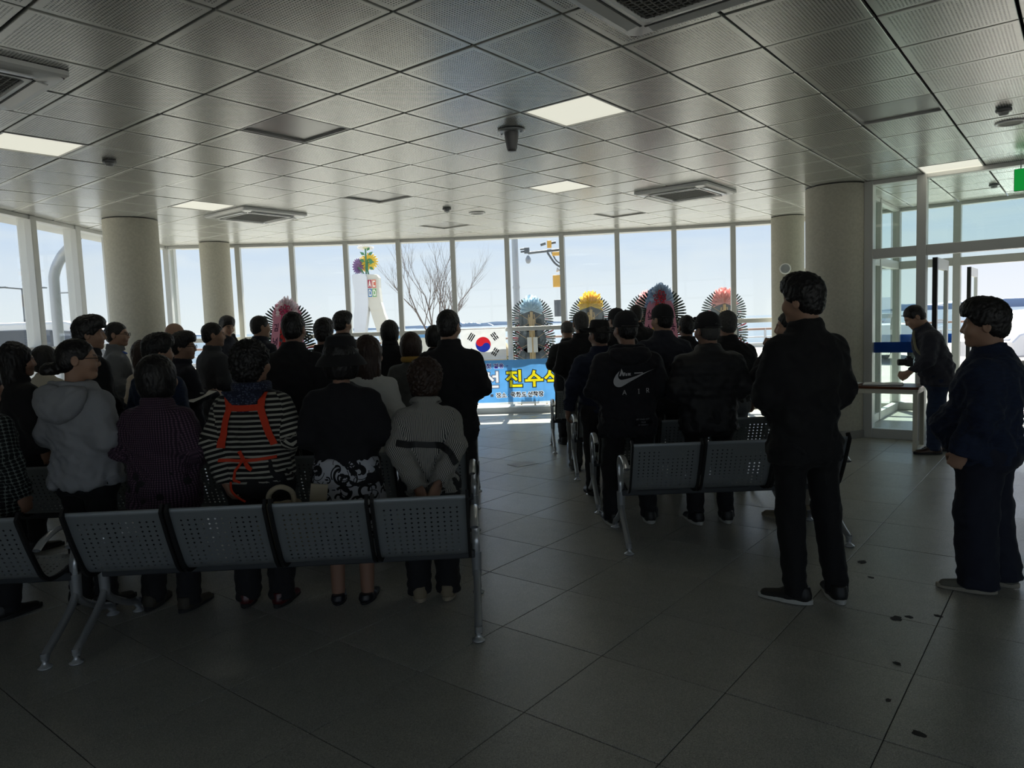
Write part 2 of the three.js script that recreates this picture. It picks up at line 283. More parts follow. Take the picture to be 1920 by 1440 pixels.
// open door leaves
function doorLeaf(n, label, t, o, wide, h) {
  const d = struct('door_' + n, label), q = new THREE.Group();
  const put = (name, g, m) => part(name, g, m, d, [ent(t, o)[0], 0, ent(t, o)[1]], [0, entTurn, 0]);
  put('hinge_stile', box(0.05, h, 0.07, 0, h / 2 + 0.01, -0.03), std(lin(0.012, 0.012, 0.013), 0.5));
  put('stile', box(0.045, h, 0.08, 0, h / 2 + 0.01, -wide + 0.04), M_alu);
  put('door_rail', box(0.045, 0.13, wide - 0.1, 0, h - 0.055, -wide / 2), M_alu); put('door_rail', box(0.045, 0.16, wide - 0.1, 0, 0.09, -wide / 2), M_alu);
  put('pane', new THREE.PlaneGeometry(wide - 0.12, h - 0.3).rotateY(Math.PI / 2).translate(0, h / 2 + 0.02, -wide / 2), M_glassG);
  put('handle', merge([rod([-0.05, 0.8, -wide + 0.06], [-0.05, 1.3, -wide + 0.06], 0.013), rod([-0.05, 0.85, -wide + 0.06], [0, 0.85, -wide + 0.06], 0.009), rod([-0.05, 1.25, -wide + 0.06], [0, 1.25, -wide + 0.06], 0.009)]), M_alu);
}
doorLeaf(1, 'open aluminium door leaf of the inner screen', 0.56, 0.02, 0.92, 2.17);
doorLeaf(2, 'open aluminium door leaf of the outer screen', 0.58, 2.97, 0.92, 2.17);
// columns
const T_plaster = dataTex(256, (i, j) => { const v = 226 + 9 * noise3(i * 0.4, j * 0.4, 2) + 12 * fbm(i * 0.04, j * 0.04, 6, 3) + (rnd() - 0.5) * 14; return [v, v * 0.99, v * 0.95]; });
const M_col = std(lin(0.72, 0.705, 0.655), 0.85, 0, { map: every(T_plaster, 0.25, 0.16), bumpMap: every(T_plaster, 0.5, 0.32), bumpScale: 0.0015 });
for (const [x, z, r, lb] of [[-5.02, -9.8, 0.335, 'thick round beige column beside the glass side wall'], [-5.0, -12.5, 0.245, 'slimmer round beige column behind the man at the microphone'], [4.56, -11.85, 0.255, 'slimmer round beige column carrying a round speaker disc'], [4.17, -9.25, 0.36, 'thick round beige column beside the entrance screen']]) {
  const c = thing('round_column', lb, 'column', [x, 0, z]);
  part('shaft', new THREE.CylinderGeometry(r, r, CEIL - 0.012, 64, 1, true).translate(0, (CEIL - 0.012) / 2, 0), M_col, c);
  part('skirting', lathe([[r + 0.001, 0], [r + 0.012, 0], [r + 0.012, 0.09], [r + 0.001, 0.1]], 64), std(lin(0.3, 0.29, 0.27), 0.7), c);
}
// ---------------------------------------------------------------- outdoors
{
  const T_pave = dataTex(512, (i, j) => { const v = 190 + 22 * fbm(i * 0.02, j * 0.02, 4, 4) + (rnd() - 0.5) * 26; return [v, v * 0.985, v * 0.95]; });
  const pv = struct('pavement', 'pale sunlit concrete quay outside the glass');
  const g = uvScale(new THREE.PlaneGeometry(160, 110).rotateX(-Math.PI / 2), 40);
  part('ground', g, std(lin(0.66, 0.655, 0.64), 0.9, 0, { map: T_pave }), pv, [0, -0.05, 18]);
  const M_kerb = std(lin(0.55, 0.54, 0.5), 0.85);
  part('quay_edge', box(160, 0.18, 0.4, 0, 0.04, -36.8), M_kerb, pv);
  const T_sea = dataTex(512, (i, j) => { const v = 128 + 60 * fbm(i * 0.03, j * 0.12, 6, 4); return [v, v, v]; }, false);
  const sea = struct('sea', 'calm pale blue sea reaching to the horizon');
  part('water', uvScale(new THREE.PlaneGeometry(9000, 7000).rotateX(-Math.PI / 2), 300), new THREE.MeshPhysicalMaterial({ color: lin(0.07, 0.11, 0.15), roughness: 0.3, bumpMap: T_sea, bumpScale: 0.12 }), sea, [0, -2.2, -3537]);
  const hills = struct('hills', 'low wooded islands across the water');
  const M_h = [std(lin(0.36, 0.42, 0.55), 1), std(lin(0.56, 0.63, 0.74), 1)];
  const ridge = (x0, x1, z, h, m, sd) => {
    const n = 60, P = [[x0, -4]]; for (let k = 0; k <= n; k++) { const u = k / n; P.push([mix(x0, x1, u), Math.max(0.4, h * Math.pow(Math.sin(Math.PI * u), 0.5) * (0.62 + 0.55 * fbm(u * 5 + sd, sd, 0, 4)))]); } P.push([x1, -4]);
    part('ridge', extrude(P, 160), m, hills, [0, -2, z]);
  };
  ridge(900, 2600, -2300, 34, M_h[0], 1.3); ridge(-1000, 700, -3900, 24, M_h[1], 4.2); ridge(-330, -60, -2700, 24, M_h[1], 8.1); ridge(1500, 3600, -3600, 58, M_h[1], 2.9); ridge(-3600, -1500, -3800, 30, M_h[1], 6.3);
}
{ // guard rail along the quay
  const M_post = std(lin(0.55, 0.55, 0.56), 0.5, 0.3), M_bar = std(lin(0.32, 0.2, 0.15), 0.7);
  const t = thing('quay_railing', 'low guard rail with brown top bar along the quay edge', 'railing', [0, 0, -34]);
  for (let x = -30; x <= 34; x += 2) part('post', new THREE.CylinderGeometry(0.05, 0.06, 1.0, 10).translate(x, 0.45, 0), M_post, t);
  part('top_bar', rod([-30, 0.92, 0], [34, 0.92, 0], 0.05), M_bar, t); part('bar', rod([-30, 0.55, 0], [34, 0.55, 0], 0.03), M_post, t); part('bar', rod([-30, 0.25, 0], [34, 0.25, 0], 0.03), M_post, t);
}
{ // flower sculpture
  const t = thing('flower_sculpture', 'tall white two-legged sculpture with metal flowers on top', 'sculpture', [-5.75, -0.05, -30]);
  const k = 0.0222 * 0.132, px = (x) => (x - 375) * k, py = (y) => 5.08 - (y - 95) * k;
  const L = [[182, 520], [200, 507], [350, 510], [366, 560], [368, 900], [358, 1010], [330, 1180], [305, 1320], [285, 1620], [275, 1840], [130, 1840], [150, 1620], [168, 1350], [175, 1100], [196, 950], [202, 750], [186, 620]].map(([x, y]) => [px(x), py(y)]);
  const R = [[352, 512], [500, 525], [524, 560], [522, 700], [536, 900], [570, 1050], [615, 1180], [690, 1390], [760, 1620], [840, 1840], [650, 1840], [560, 1560], [490, 1340], [452, 1200], [400, 1000], [374, 925], [366, 560]].map(([x, y]) => [px(x), py(y)]);
  const M_w = std(lin(0.72, 0.73, 0.76), 0.6), M_c = std(lin(0.70, 0.66, 0.56), 0.6);
  part('leg_panel', extrude(L, 0.5, 0.03), M_w, t, [0, 0, -0.1], [0, 0, 0]);
  part('leg_panel', extrude(R, 0.5, 0.03), M_c, t, [0, 0, -0.25]);
  const cols = [[0.55, 0.03, 0.08], [0.75, 0.22, 0.15], [0.0, 0.2, 0.5], [0.15, 0.42, 0.2]];
  const sign = canvasTex(256, 256, (c) => {
    c.fillStyle = '#d9d2bd'; c.fillRect(0, 0, 256, 256);
    const css = ['#b02a4a', '#d9705a', '#1f6fb0', '#63a35c'];
    css.forEach((s, n) => {
      const x = 8 + (n % 2) * 124, y = 6 + (n >> 1) * 126; c.fillStyle = s; c.fillRect(x, y, 112, 116); c.lineWidth = 20; c.strokeStyle = '#f1ede0'; c.lineJoin = 'round';
      c.beginPath(); if (n === 0) { c.moveTo(x + 26, y + 100); c.lineTo(x + 56, y + 20); c.lineTo(x + 86, y + 100); c.moveTo(x + 38, y + 72); c.lineTo(x + 74, y + 72); } else if (n === 1) { c.moveTo(x + 90, y + 24); c.lineTo(x + 28, y + 24); c.lineTo(x + 28, y + 92); c.lineTo(x + 90, y + 92); } else { c.moveTo(x + 30, y + 22); c.lineTo(x + 62, y + 22); c.lineTo(x + 86, y + 46); c.lineTo(x + 86, y + 92); c.lineTo(x + 30, y + 92); c.closePath(); } c.stroke();
    });
  });
  part('sign_panel', box(0.36, 0.74, 0.02, px(438), py(705), 0.30), std(0xffffff, 0.6, 0, { map: sign }), t);
  const M_g = std(lin(0.06, 0.22, 0.10), 0.5), st = (a, b, c) => tube([a, b, c], 0.035, 12, 6);
  part('stem', st([px(352), py(508), 0.1], [px(358), py(330), 0.1], [px(360), py(150), 0.1]), M_g, t); part('stem', st([px(385), py(508), 0.1], [px(372), py(420), 0.1], [px(370), py(330), 0.0]), M_g, t); part('stem', st([px(320), py(500), 0.1], [px(295), py(455), 0.12], [px(250), py(405), 0.15]), M_g, t);
  const lf = extrude([[0, 0], [0.1, 0.07], [0.24, 0.02], [0.1, -0.06]], 0.015); for (const [x, y, a] of [[400, 400, -0.7], [380, 180, 0.9], [345, 240, 2.4], [395, 240, 0.5], [340, 330, 2.6], [400, 330, -0.2]]) part('leaf', lf, M_g, t, [px(x), py(y), 0.12], [0, 0, a]);
  const flower = (name, x, y, z, R0, n, col, rot, ctr) => {
    const p = []; for (let i = 0; i < n; i++) { const g = new THREE.SphereGeometry(1, 10, 6).scale(R0 * 0.36, R0 * 0.12, 0.02).translate(R0 * 0.66, 0, 0).rotateZ(i / n * 6.283); p.push(g); }
    const m = part(name, p, std(col, 0.5), t, [px(x), py(y), z], rot); part('flower_centre', new THREE.SphereGeometry(R0 * 0.34, 16, 10).scale(1, 1, 0.35), std(ctr, 0.6), m);
  };
  flower('yellow_flower', 395, 320, -0.12, 0.36, 18, lin(0.85, 0.55, 0.04), [0, 0.4, 0], lin(0.1, 0.3, 0.1)); flower('yellow_flower', 300, 350, -0.2, 0.33, 18, lin(0.8, 0.5, 0.05), [0, -0.5, 0], lin(0.1, 0.3, 0.1));
  flower('purple_flower', 245, 390, 0.1, 0.34, 18, lin(0.22, 0.12, 0.28), [0.2, 1.0, 0.3], lin(0.2, 0.1, 0.2)); flower('white_flower', 362, 135, 0.1, 0.36, 18, lin(0.75, 0.75, 0.78), [1.35, 0, 0], lin(0.6, 0.6, 0.4));
}
{ // bare tree
  const t = thing('bare_tree', 'young leafless tree with thin upward branches outside the glass', 'tree', [-1.78, -0.05, -18]);
  const tr = [], tw = [];
  const grow = (p, d, L, r, n) => {
    let a = p.clone(), dir = d.clone(); const seg = 4;
    for (let k = 0; k < seg; k++) {
      const b = a.clone().addScaledVector(dir, L / seg), r1 = r * (1 - k / seg * 0.5), r2 = r * (1 - (k + 1) / seg * 0.5);
      (n > 1 ? tr : tw).push(rod(a.toArray(), b.toArray(), r1, r2, 5));
      if (n > 0 && k > 0) for (let q = 0; q < (n > 1 ? 2 : 1 + (rnd() > 0.5)); q++) { const az = rr(0, 6.28), tilt = rr(0.35, 0.75), nd = dir.clone().add(V(Math.cos(az) * tilt, 0.15, Math.sin(az) * tilt)).normalize(); grow(b, nd, L * rr(0.42, 0.62), r2 * 0.62, n - 1); }
      a = b; dir.add(V(rr(-0.13, 0.13), 0.1, rr(-0.13, 0.13))).normalize();
    }
  };
  tr.push(rod([0, 0, 0], [0.02, 0.9, 0], 0.075, 0.06, 8));
  for (const [az, tilt, L] of [[0.2, 0.3, 1.5], [2.8, 0.5, 1.75], [3.5, 0.25, 1.6], [5.4, 0.38, 1.45], [1.2, 0.12, 1.75]]) grow(V(0.02, 0.85, 0), V(Math.cos(az) * tilt, 1, Math.sin(az) * tilt).normalize(), L, 0.026, 3);
  const M_b = std(lin(0.17, 0.13, 0.11), 0.9); part('trunk', tr, M_b, t); const m = part('twigs', tw, M_b, t); m.userData.kind = 'stuff';
}
const M_galv = std(lin(0.42, 0.44, 0.46), 0.4, 0.5), M_grey = std(lin(0.10, 0.115, 0.13), 0.5);
{ // camera mast
  const t = thing('camera_mast', 'grey mast with a camera arm and a yellow box', 'camera mast', [1.52, -0.05, -20]), M_y = std(lin(0.75, 0.42, 0.08), 0.5);
  part('pole', new THREE.CylinderGeometry(0.07, 0.09, 4.0, 14).translate(0, 2, 0), M_galv, t);
  part('arm', [rod([0, 3.62, 0], [-0.95, 3.55, 0], 0.035), tube([[0, 3.1, 0], [-0.22, 3.25, 0], [-0.42, 3.55, 0]], 0.03, 12, 6), tube([[0, 3.2, 0], [-0.18, 3.32, 0], [-0.3, 3.55, 0]], 0.02, 12, 6)], M_grey, t);
  const cb = part('camera_box', rbox(0.14, 0.16, 0.12, 0.01, -0.98, 3.62, 0), M_grey, t); part('dome_camera', lathe([[0, -0.16], [0.05, -0.14], [0.075, -0.08], [0.075, -0.02], [0.03, 0.06], [0, 0.07]], 18).translate(-0.95, 3.42, 0), std(lin(0.3, 0.32, 0.35), 0.3), t);
  part('lens', [rod([-1.02, 3.6, 0], [-1.15, 3.59, 0], 0.025), rod([-1.02, 3.67, 0], [-1.16, 3.66, 0], 0.025)], M_grey, cb);
  const sp = part('loudspeaker', [rbox(0.12, 0.2, 0.1, 0.015, -0.36, 3.77, 0), rbox(0.3, 0.1, 0.12, 0.01, -0.14, 3.5, 0.05)], M_y, t); part('camera_head', rod([-0.6, 3.76, 0], [-0.46, 3.8, 0], 0.04), M_grey, sp); part('camera_head', rod([-0.3, 3.8, 0], [-0.18, 3.82, 0], 0.035), M_grey, sp);
  part('yellow_box', rbox(0.26, 0.32, 0.2, 0.012, -0.16, 2.76, 0.02), M_y, t); part('sign_plate', rbox(0.2, 0.46, 0.03, 0.01, -0.18, 2.02, 0.06), M_grey, t);
  part('horn', lathe([[0.015, 0], [0.03, 0.05], [0.07, 0.12]], 16).rotateZ(1.4).translate(-0.06, 3.05, 0), std(lin(0.5, 0.5, 0.5), 0.5), t);
  const p = thing('lamp_pole', 'plain tall galvanised pole beside the camera arm', 'pole', [0.22, -0.05, -20.3]);
  part('pole', new THREE.CylinderGeometry(0.08, 0.095, 7, 16).translate(0, 3.5, 0), M_galv, p); part('collar', new THREE.CylinderGeometry(0.1, 0.1, 0.06, 16).translate(0, 2.65, 0), M_galv, p); part('base_plate', box(0.36, 0.03, 0.36, 0, 0.015, 0), M_galv, p);
  const s = thing('street_lamp', 'thin street lamp with two level arms beyond the white van', 'street lamp', [-20.03, -0.05, -30]);
  part('pole', rod([0, 0, 0], [0, 3.82, 0], 0.06, 0.04), M_grey, s); part('arm', rod([0.1, 3.8, 0], [-0.95, 3.92, 0], 0.03), M_grey, s); part('arm', rod([0, 3.8, 0], [0.9, 3.84, 0], 0.03), M_grey, s); part('lamp_head', rbox(0.4, 0.06, 0.14, 0.02, -0.8, 3.9, 0), M_grey, s); part('lamp_head', rbox(0.4, 0.06, 0.14, 0.02, 0.8, 3.83, 0), M_grey, s);
  const d = thing('drain_pipe', 'bent white pipe post standing just outside the side glass', 'pipe', [-6.68, -0.05, -10.72]);
  part('pipe', tube([[0, 0, 0], [0, 1.2, 0], [0, 2.35, 0], [0.02, 2.62, 0], [0.14, 2.85, 0], [0.3, 3.0, 0.02], [0.4, 3.14, 0.02]], 0.072, 60, 18), std(lin(0.5, 0.52, 0.55), 0.35, 0.2), d); part('base_flange', new THREE.CylinderGeometry(0.12, 0.12, 0.02, 24).translate(0, 0.01, 0), M_galv, d); part('bracket', box(0.3, 0.02, 0.03, 0.2, 2.33, 0), M_galv, d);
}
function wheel(t, x, z, r, M_t, M_r) {
  const w = part('tyre', new THREE.TorusGeometry(r * 0.8, r * 0.22, 12, 32), M_t, t, [x, r, z]);
  const sp = [new THREE.CylinderGeometry(r * 0.15, r * 0.15, 0.1, 16).rotateX(Math.PI / 2), new THREE.TorusGeometry(r * 0.6, 0.025, 8, 32)]; for (let k = 0; k < 10; k++) sp.push(box(r * 0.6, 0.045, 0.05, r * 0.3, 0, 0).rotateZ(k / 10 * 6.283)); part('rim', sp, M_r, w);
}
const M_tyre = std(lin(0.02, 0.02, 0.02), 0.9), M_rim = std(lin(0.6, 0.6, 0.62), 0.35, 0.6);
function vehicle(name, label, pos, turn, prof, width, winSets, wheels, M_p, extras) {
  const t = thing(name, label, 'vehicle', pos, turn);
  part('car_body', extrude(prof, width - 0.12, 0.06).translate(0, 0, -width / 2 + 0.06), M_p, t);
  for (const w of winSets) for (const s of [-1, 1]) part('side_window', extrude(w, 0.02).translate(0, 0, s > 0 ? width / 2 - 0.005 : -width / 2 - 0.015), new THREE.MeshPhysicalMaterial({ color: lin(0.05, 0.06, 0.08), roughness: 0.05, clearcoat: 1 }), t);
  for (const [x, r] of wheels) for (const s of [-1, 1]) wheel(t, x, s * (width / 2 - 0.05), r, M_tyre, M_rim);
  if (extras) extras(t); return t;
}
vehicle('white_van', 'white van with rounded roof parked outside the side glass', [-10.2, -0.03, -16.3], 0.12,
  [[-2.5, 0.35], [2.4, 0.35], [2.5, 0.7], [2.35, 1.05], [1.75, 1.2], [1.1, 1.82], [0.6, 1.97], [-2.1, 1.97], [-2.42, 1.85], [-2.55, 1.2], [-2.55, 0.5]], 1.9,
  [[[-2.4, 1.15], [-1.2, 1.15], [-1.2, 1.85], [-2.2, 1.84]], [[-1.1, 1.15], [0.1, 1.15], [0.1, 1.86], [-1.1, 1.86]], [[0.2, 1.15], [1.6, 1.15], [1.0, 1.78], [0.2, 1.85]]], [[-1.6, 0.34], [1.55, 0.34]], std(lin(0.8, 0.8, 0.8), 0.3, 0), (t) => {
    part('windscreen', extrude([[1.72, 1.24], [1.12, 1.8], [1.16, 1.82], [1.76, 1.26]], 1.6).translate(0.03, 0, -0.8), new THREE.MeshPhysicalMaterial({ color: lin(0.05, 0.06, 0.08), roughness: 0.05 }), t); part('bumper', rbox(0.2, 0.3, 1.9, 0.06, 2.45, 0.5, 0), M_grey, t); part('roof_rack', [rod([-2, 2.02, 0.7], [0.5, 2.02, 0.7], 0.02), rod([-2, 2.02, -0.7], [0.5, 2.02, -0.7], 0.02)], M_grey, t);
  });
vehicle('silver_car', 'silver car parked outside the open doors', [15.2, -0.03, -20.6], 0.3,
  [[-2.2, 0.3], [2.2, 0.28], [2.25, 0.62], [2.0, 0.8], [1.1, 0.95], [0.45, 1.4], [-0.9, 1.45], [-1.7, 1.02], [-2.2, 0.98], [-2.28, 0.6]].map(([x, y]) => [-x, y]).reverse(), 1.78,
  [[[0.85, 0.98], [-0.95, 0.98], [-0.42, 1.34], [0.75, 1.38]].reverse()], [[-1.35, 0.33], [1.35, 0.33]], std(lin(0.72, 0.73, 0.75), 0.25, 0.2), (t) => { part('headlamp', rbox(0.2, 0.14, 0.4, 0.05, -2.18, 0.68, 0.6), std(lin(0.7, 0.7, 0.72), 0.1), t); part('wing_mirror', rbox(0.12, 0.12, 0.2, 0.04, -0.75, 1.0, 0.95), std(lin(0.7, 0.7, 0.72), 0.3), t); });
vehicle('parked_truck', 'pale truck seen between the open door leaves', [12.4, -0.03, -24.5], 1.2, [[-2.6, 0.4], [2.5, 0.4], [2.6, 1.1], [2.3, 1.95], [1.2, 2.0], [1.1, 1.1], [-2.6, 1.1]], 1.8, [[[1.35, 1.2], [2.35, 1.2], [2.15, 1.8], [1.35, 1.82]]], [[-1.6, 0.36], [1.7, 0.36]], std(lin(0.5, 0.55, 0.62), 0.4), (t) => { part('cargo_rail', [box(3.4, 0.05, 0.05, -0.8, 1.4, 0.85), box(3.4, 0.05, 0.05, -0.8, 1.4, -0.85)], M_grey, t); });
{ const t = thing('ticket_hut', 'small hut with a blue roof on the quay', 'hut', [-4.1, -0.05, -31.5]); part('hut_wall', box(1.5, 1.2, 1.2, 0, 0.6, 0), std(lin(0.7, 0.68, 0.6), 0.8), t); part('roof', extrude([[-0.9, 0], [0.9, 0], [0.75, 0.3], [-0.75, 0.3]], 1.5, 0.01).translate(0, 1.2, -0.75), std(lin(0.12, 0.3, 0.55), 0.6), t); part('window', box(0.5, 0.4, 0.02, 0, 0.75, 0.61), std(lin(0.1, 0.12, 0.15), 0.2), t); }
{ const t = thing('net_heap', 'low tan heap of fishing nets on the quay', 'net heap', [-1.0, -0.05, -26.5]); const g = new THREE.SphereGeometry(1, 40, 20, 0, 6.283, 0, 1.57).scale(1.15, 1.42, 0.8), p = g.attributes.position; for (let i = 0; i < p.count; i++) { const k = 1 + 0.14 * fbm(p.getX(i) * 3, p.getY(i) * 3, p.getZ(i) * 3, 3); p.setXYZ(i, p.getX(i) * k, p.getY(i) * k, p.getZ(i) * k); } g.computeVertexNormals(); part('nets', g, std(lin(0.42, 0.33, 0.2), 0.95), t); part('net_rope', tube([[-1, 0.3, 0.6], [-0.3, 1.0, 0.75], [0.5, 0.9, 0.7], [1, 0.2, 0.55]], 0.03, 24, 6), std(lin(0.3, 0.25, 0.12), 0.9), t); }

// ---------------------------------------------------------------- things on the ceiling
const M_white = std(lin(0.86, 0.86, 0.85), 0.25), M_black = std(lin(0.015, 0.015, 0.015), 0.6);
function cassette(label, x, z) {
  const t = thing('air_conditioner', label, 'air conditioner', [x, CEIL, z], turnGrid, 'ceiling cassettes'), S = 0.95, h = S / 2;
  const ring = (a, b, y0, y1, r) => { // square frame with rounded corners, outer half a at y0 to inner half b at y1
    const P = [], n = 8; const loop = (q, y, rad) => { const o = []; for (let c = 0; c < 4; c++) for (let k = 0; k <= n; k++) { const an = (c + k / n) * Math.PI / 2; o.push(V(Math.cos(an) * rad + (c === 0 || c === 3 ? 1 : -1) * (q - rad), y, Math.sin(an) * rad + (c < 2 ? 1 : -1) * (q - rad))); } return o; };
    const A = loop(a, y0, r), B = loop(b, y1, r), pos = []; for (let k = 0; k < A.length; k++) { const l = (k + 1) % A.length; for (const v of [A[k], B[l], A[l], A[k], B[k], B[l]]) pos.push(v.x, v.y, v.z); }
    const g = new THREE.BufferGeometry(); g.setAttribute('position', new THREE.Float32BufferAttribute(pos, 3)); g.computeVertexNormals(); g.setAttribute('uv', new THREE.Float32BufferAttribute(new Float32Array(pos.length / 3 * 2), 2)); return g;
  };
  part('panel_frame', [ring(h, h, -0.004, -0.03, 0.03), ring(h, h - 0.02, -0.03, -0.042, 0.03), ring(h - 0.02, 0.30, -0.042, -0.055, 0.05), ring(0.30, 0.29, -0.055, -0.03, 0.05), ring(0.29, 0.1, -0.03, -0.028, 0.04)], M_white, t);
  part('intake', box(0.56, 0.01, 0.56, 0, -0.024, 0), M_black, t);
  const bars = []; for (let k = -8; k <= 8; k++) { bars.push(box(0.006, 0.012, 0.58, k * 0.0345, -0.036, 0), box(0.58, 0.012, 0.006, 0, -0.036, k * 0.0345)); } part('grille', bars, std(lin(0.2, 0.2, 0.19), 0.5), t);
  for (let k = 0; k < 4; k++) { const a = k * Math.PI / 2; part('louvre', rbox(0.62, 0.008, 0.07, 0.003, 0, 0, 0, 1), M_white, t, [Math.sin(a) * 0.375, -0.053, Math.cos(a) * 0.375], [0, a, 0]).rotateX(0.12); part('louvre_gap', box(0.64, 0.004, 0.012, 0, 0, 0), M_black, t, [Math.sin(a) * 0.335, -0.0535, Math.cos(a) * 0.335], [0, a, 0]); }
}
cassette('white cassette air conditioner nearest the pendant nozzle', 0.80, -3.43); cassette('white cassette air conditioner beside the wall-side lit panel', -3.18, -4.29);
cassette('white cassette air conditioner in front of the slim beige column', -3.3, -9.7); cassette('white cassette air conditioner over the right seat rows', 2.25, -9.15);
{ const t = thing('pendant_nozzle', 'grey conical nozzle hanging from a round ceiling flange', 'ceiling nozzle', [0.07, CEIL, -6.0]); part('flange', lathe([[0, -0.004], [0.11, -0.004], [0.115, -0.014], [0.1, -0.024], [0.05, -0.022]], 40), M_galv, t); part('nozzle', lathe([[0.058, -0.02], [0.055, -0.07], [0.042, -0.15], [0.034, -0.172], [0, -0.172]], 32), std(lin(0.14, 0.14, 0.15), 0.4), t); part('screw', [0, 1, 2, 3].map((k) => new THREE.SphereGeometry(0.008, 8, 6).translate(Math.cos(k * 1.57 + 0.4) * 0.085, -0.024, Math.sin(k * 1.57 + 0.4) * 0.085)), M_galv, t); }
for (const [x, z, lb] of [[-3.47, -6.5, 'round smoke detector beside the wall-side lit panel'], [-0.78, -9.74, 'round smoke detector near the glass front'], [4.0, -5.9, 'dark round smoke detector beside the ceiling speaker ring'], [...ent(1.0, 1.5), 'smoke detector inside the entrance lobby']]) {
  const t = thing('smoke_detector', lb, 'smoke detector', [x, CEIL - 0.004, z], 0, 'smoke detectors'); part('base', lathe([[0, 0], [0.056, 0], [0.058, -0.018], [0.05, -0.026], [0, -0.026]], 32), std(lin(0.2, 0.2, 0.21), 0.5), t); part('sensor_head', lathe([[0.036, -0.026], [0.034, -0.044], [0.024, -0.052], [0, -0.053]], 32), std(lin(0.35, 0.35, 0.36), 0.4), t);
}
for (const [x, z, lb] of [[-0.4, -10.25, 'round ceiling speaker near the glass front'], [4.36, -6.34, 'round ceiling speaker with pale ring on the entrance side']]) {
  const t = thing('ceiling_speaker', lb, 'speaker', [x, CEIL - 0.004, z], 0, 'ceiling speakers'); part('rim', lathe([[0.09, -0.003], [0.1, -0.012], [0.115, -0.009], [0.118, 0]], 40), M_white, t); part('grille', lathe([[0, -0.006], [0.09, -0.004]], 40), std(lin(0.28, 0.28, 0.26), 0.6), t);
}
{ const t = thing('wall_disc', 'round white speaker disc on the slim column', 'speaker', [4.43, 2.3, -11.62], -0.35); part('rim', lathe([[0, 0], [0.085, 0], [0.088, 0.012], [0.07, 0.022]], 40).rotateX(Math.PI / 2), M_white, t); part('grille', lathe([[0.07, 0.022], [0.03, 0.024], [0.028, 0.018], [0, 0.018]], 40).rotateX(Math.PI / 2), std(lin(0.4, 0.42, 0.45), 0.5), t); }
{ // exit sign
  const p = [5.57, 0, -8.03], t = thing('exit_sign', 'green exit sign hanging by the entrance screen', 'exit sign', [p[0], 2.82, p[2]], entTurn);
  part('case', rbox(0.36, 0.24, 0.04, 0.01, 0.18, 0.12, 0), std(lin(0.2, 0.2, 0.2), 0.5), t);
  const ex = canvasTex(256, 170, (c) => { c.fillStyle = '#0c9a3c'; c.fillRect(0, 0, 256, 170); c.strokeStyle = '#eafff0'; c.lineWidth = 16; c.lineCap = 'round'; c.beginPath(); c.arc(150, 34, 8, 0, 7); c.moveTo(140, 60); c.lineTo(118, 98); c.lineTo(140, 120); c.lineTo(130, 150); c.moveTo(118, 98); c.lineTo(90, 130); c.moveTo(138, 64); c.lineTo(170, 82); c.stroke(); c.strokeRect(190, 20, 46, 130); });
  part('face', box(0.35, 0.23, 0.004, 0.18, 0.12, 0.022), new THREE.MeshStandardMaterial({ map: ex, emissive: 0xffffff, emissiveMap: ex, emissiveIntensity: 0.5, roughness: 0.5 }), t); part('hanger', [rod([0.06, 0.24, 0], [0.06, 0.33, 0], 0.006), rod([0.3, 0.24, 0], [0.3, 0.33, 0], 0.006)], M_galv, t);
}
{ const [x, z] = ent(1.5, -0.42), t = thing('floor_grate', 'pale slotted drain grate in the floor before the doors', 'floor grate', [x, 0.001, z], entTurn); part('frame', [box(1.6, 0.006, 0.01, 0, 0.003, 0.11), box(1.6, 0.006, 0.01, 0, 0.003, -0.11)], M_galv, t); for (let k = -19; k <= 19; k++) part('slat', box(0.022, 0.006, 0.21, k * 0.041, 0.003, 0), std(lin(0.55, 0.55, 0.52), 0.5), t); }

// ---------------------------------------------------------------- waiting benches
const M_steel = std(lin(0.27, 0.295, 0.31), 0.42, 0.35), M_chrome = std(lin(0.55, 0.57, 0.6), 0.25, 0.55), M_legs = std(lin(0.33, 0.345, 0.36), 0.35, 0.4), M_strip = std(lin(0.012, 0.012, 0.013), 0.55);
const M_beam = std(lin(0.05, 0.055, 0.06), 0.5, 0.3);
const PITCH = 0.486, SW = 0.452;
const seatCurve = new THREE.CatmullRomCurve3([[0, 0.757, -0.018], [0, 0.765, 0.002], [0, 0.748, 0.008], [0, 0.70, -0.012], [0, 0.6, -0.055], [0, 0.5, -0.105], [0, 0.44, -0.14], [0, 0.405, -0.19], [0, 0.4, -0.28], [0, 0.412, -0.38], [0, 0.425, -0.49], [0, 0.415, -0.535], [0, 0.395, -0.54]].map((p) => V(...p)), false, 'catmullrom', 0.5);
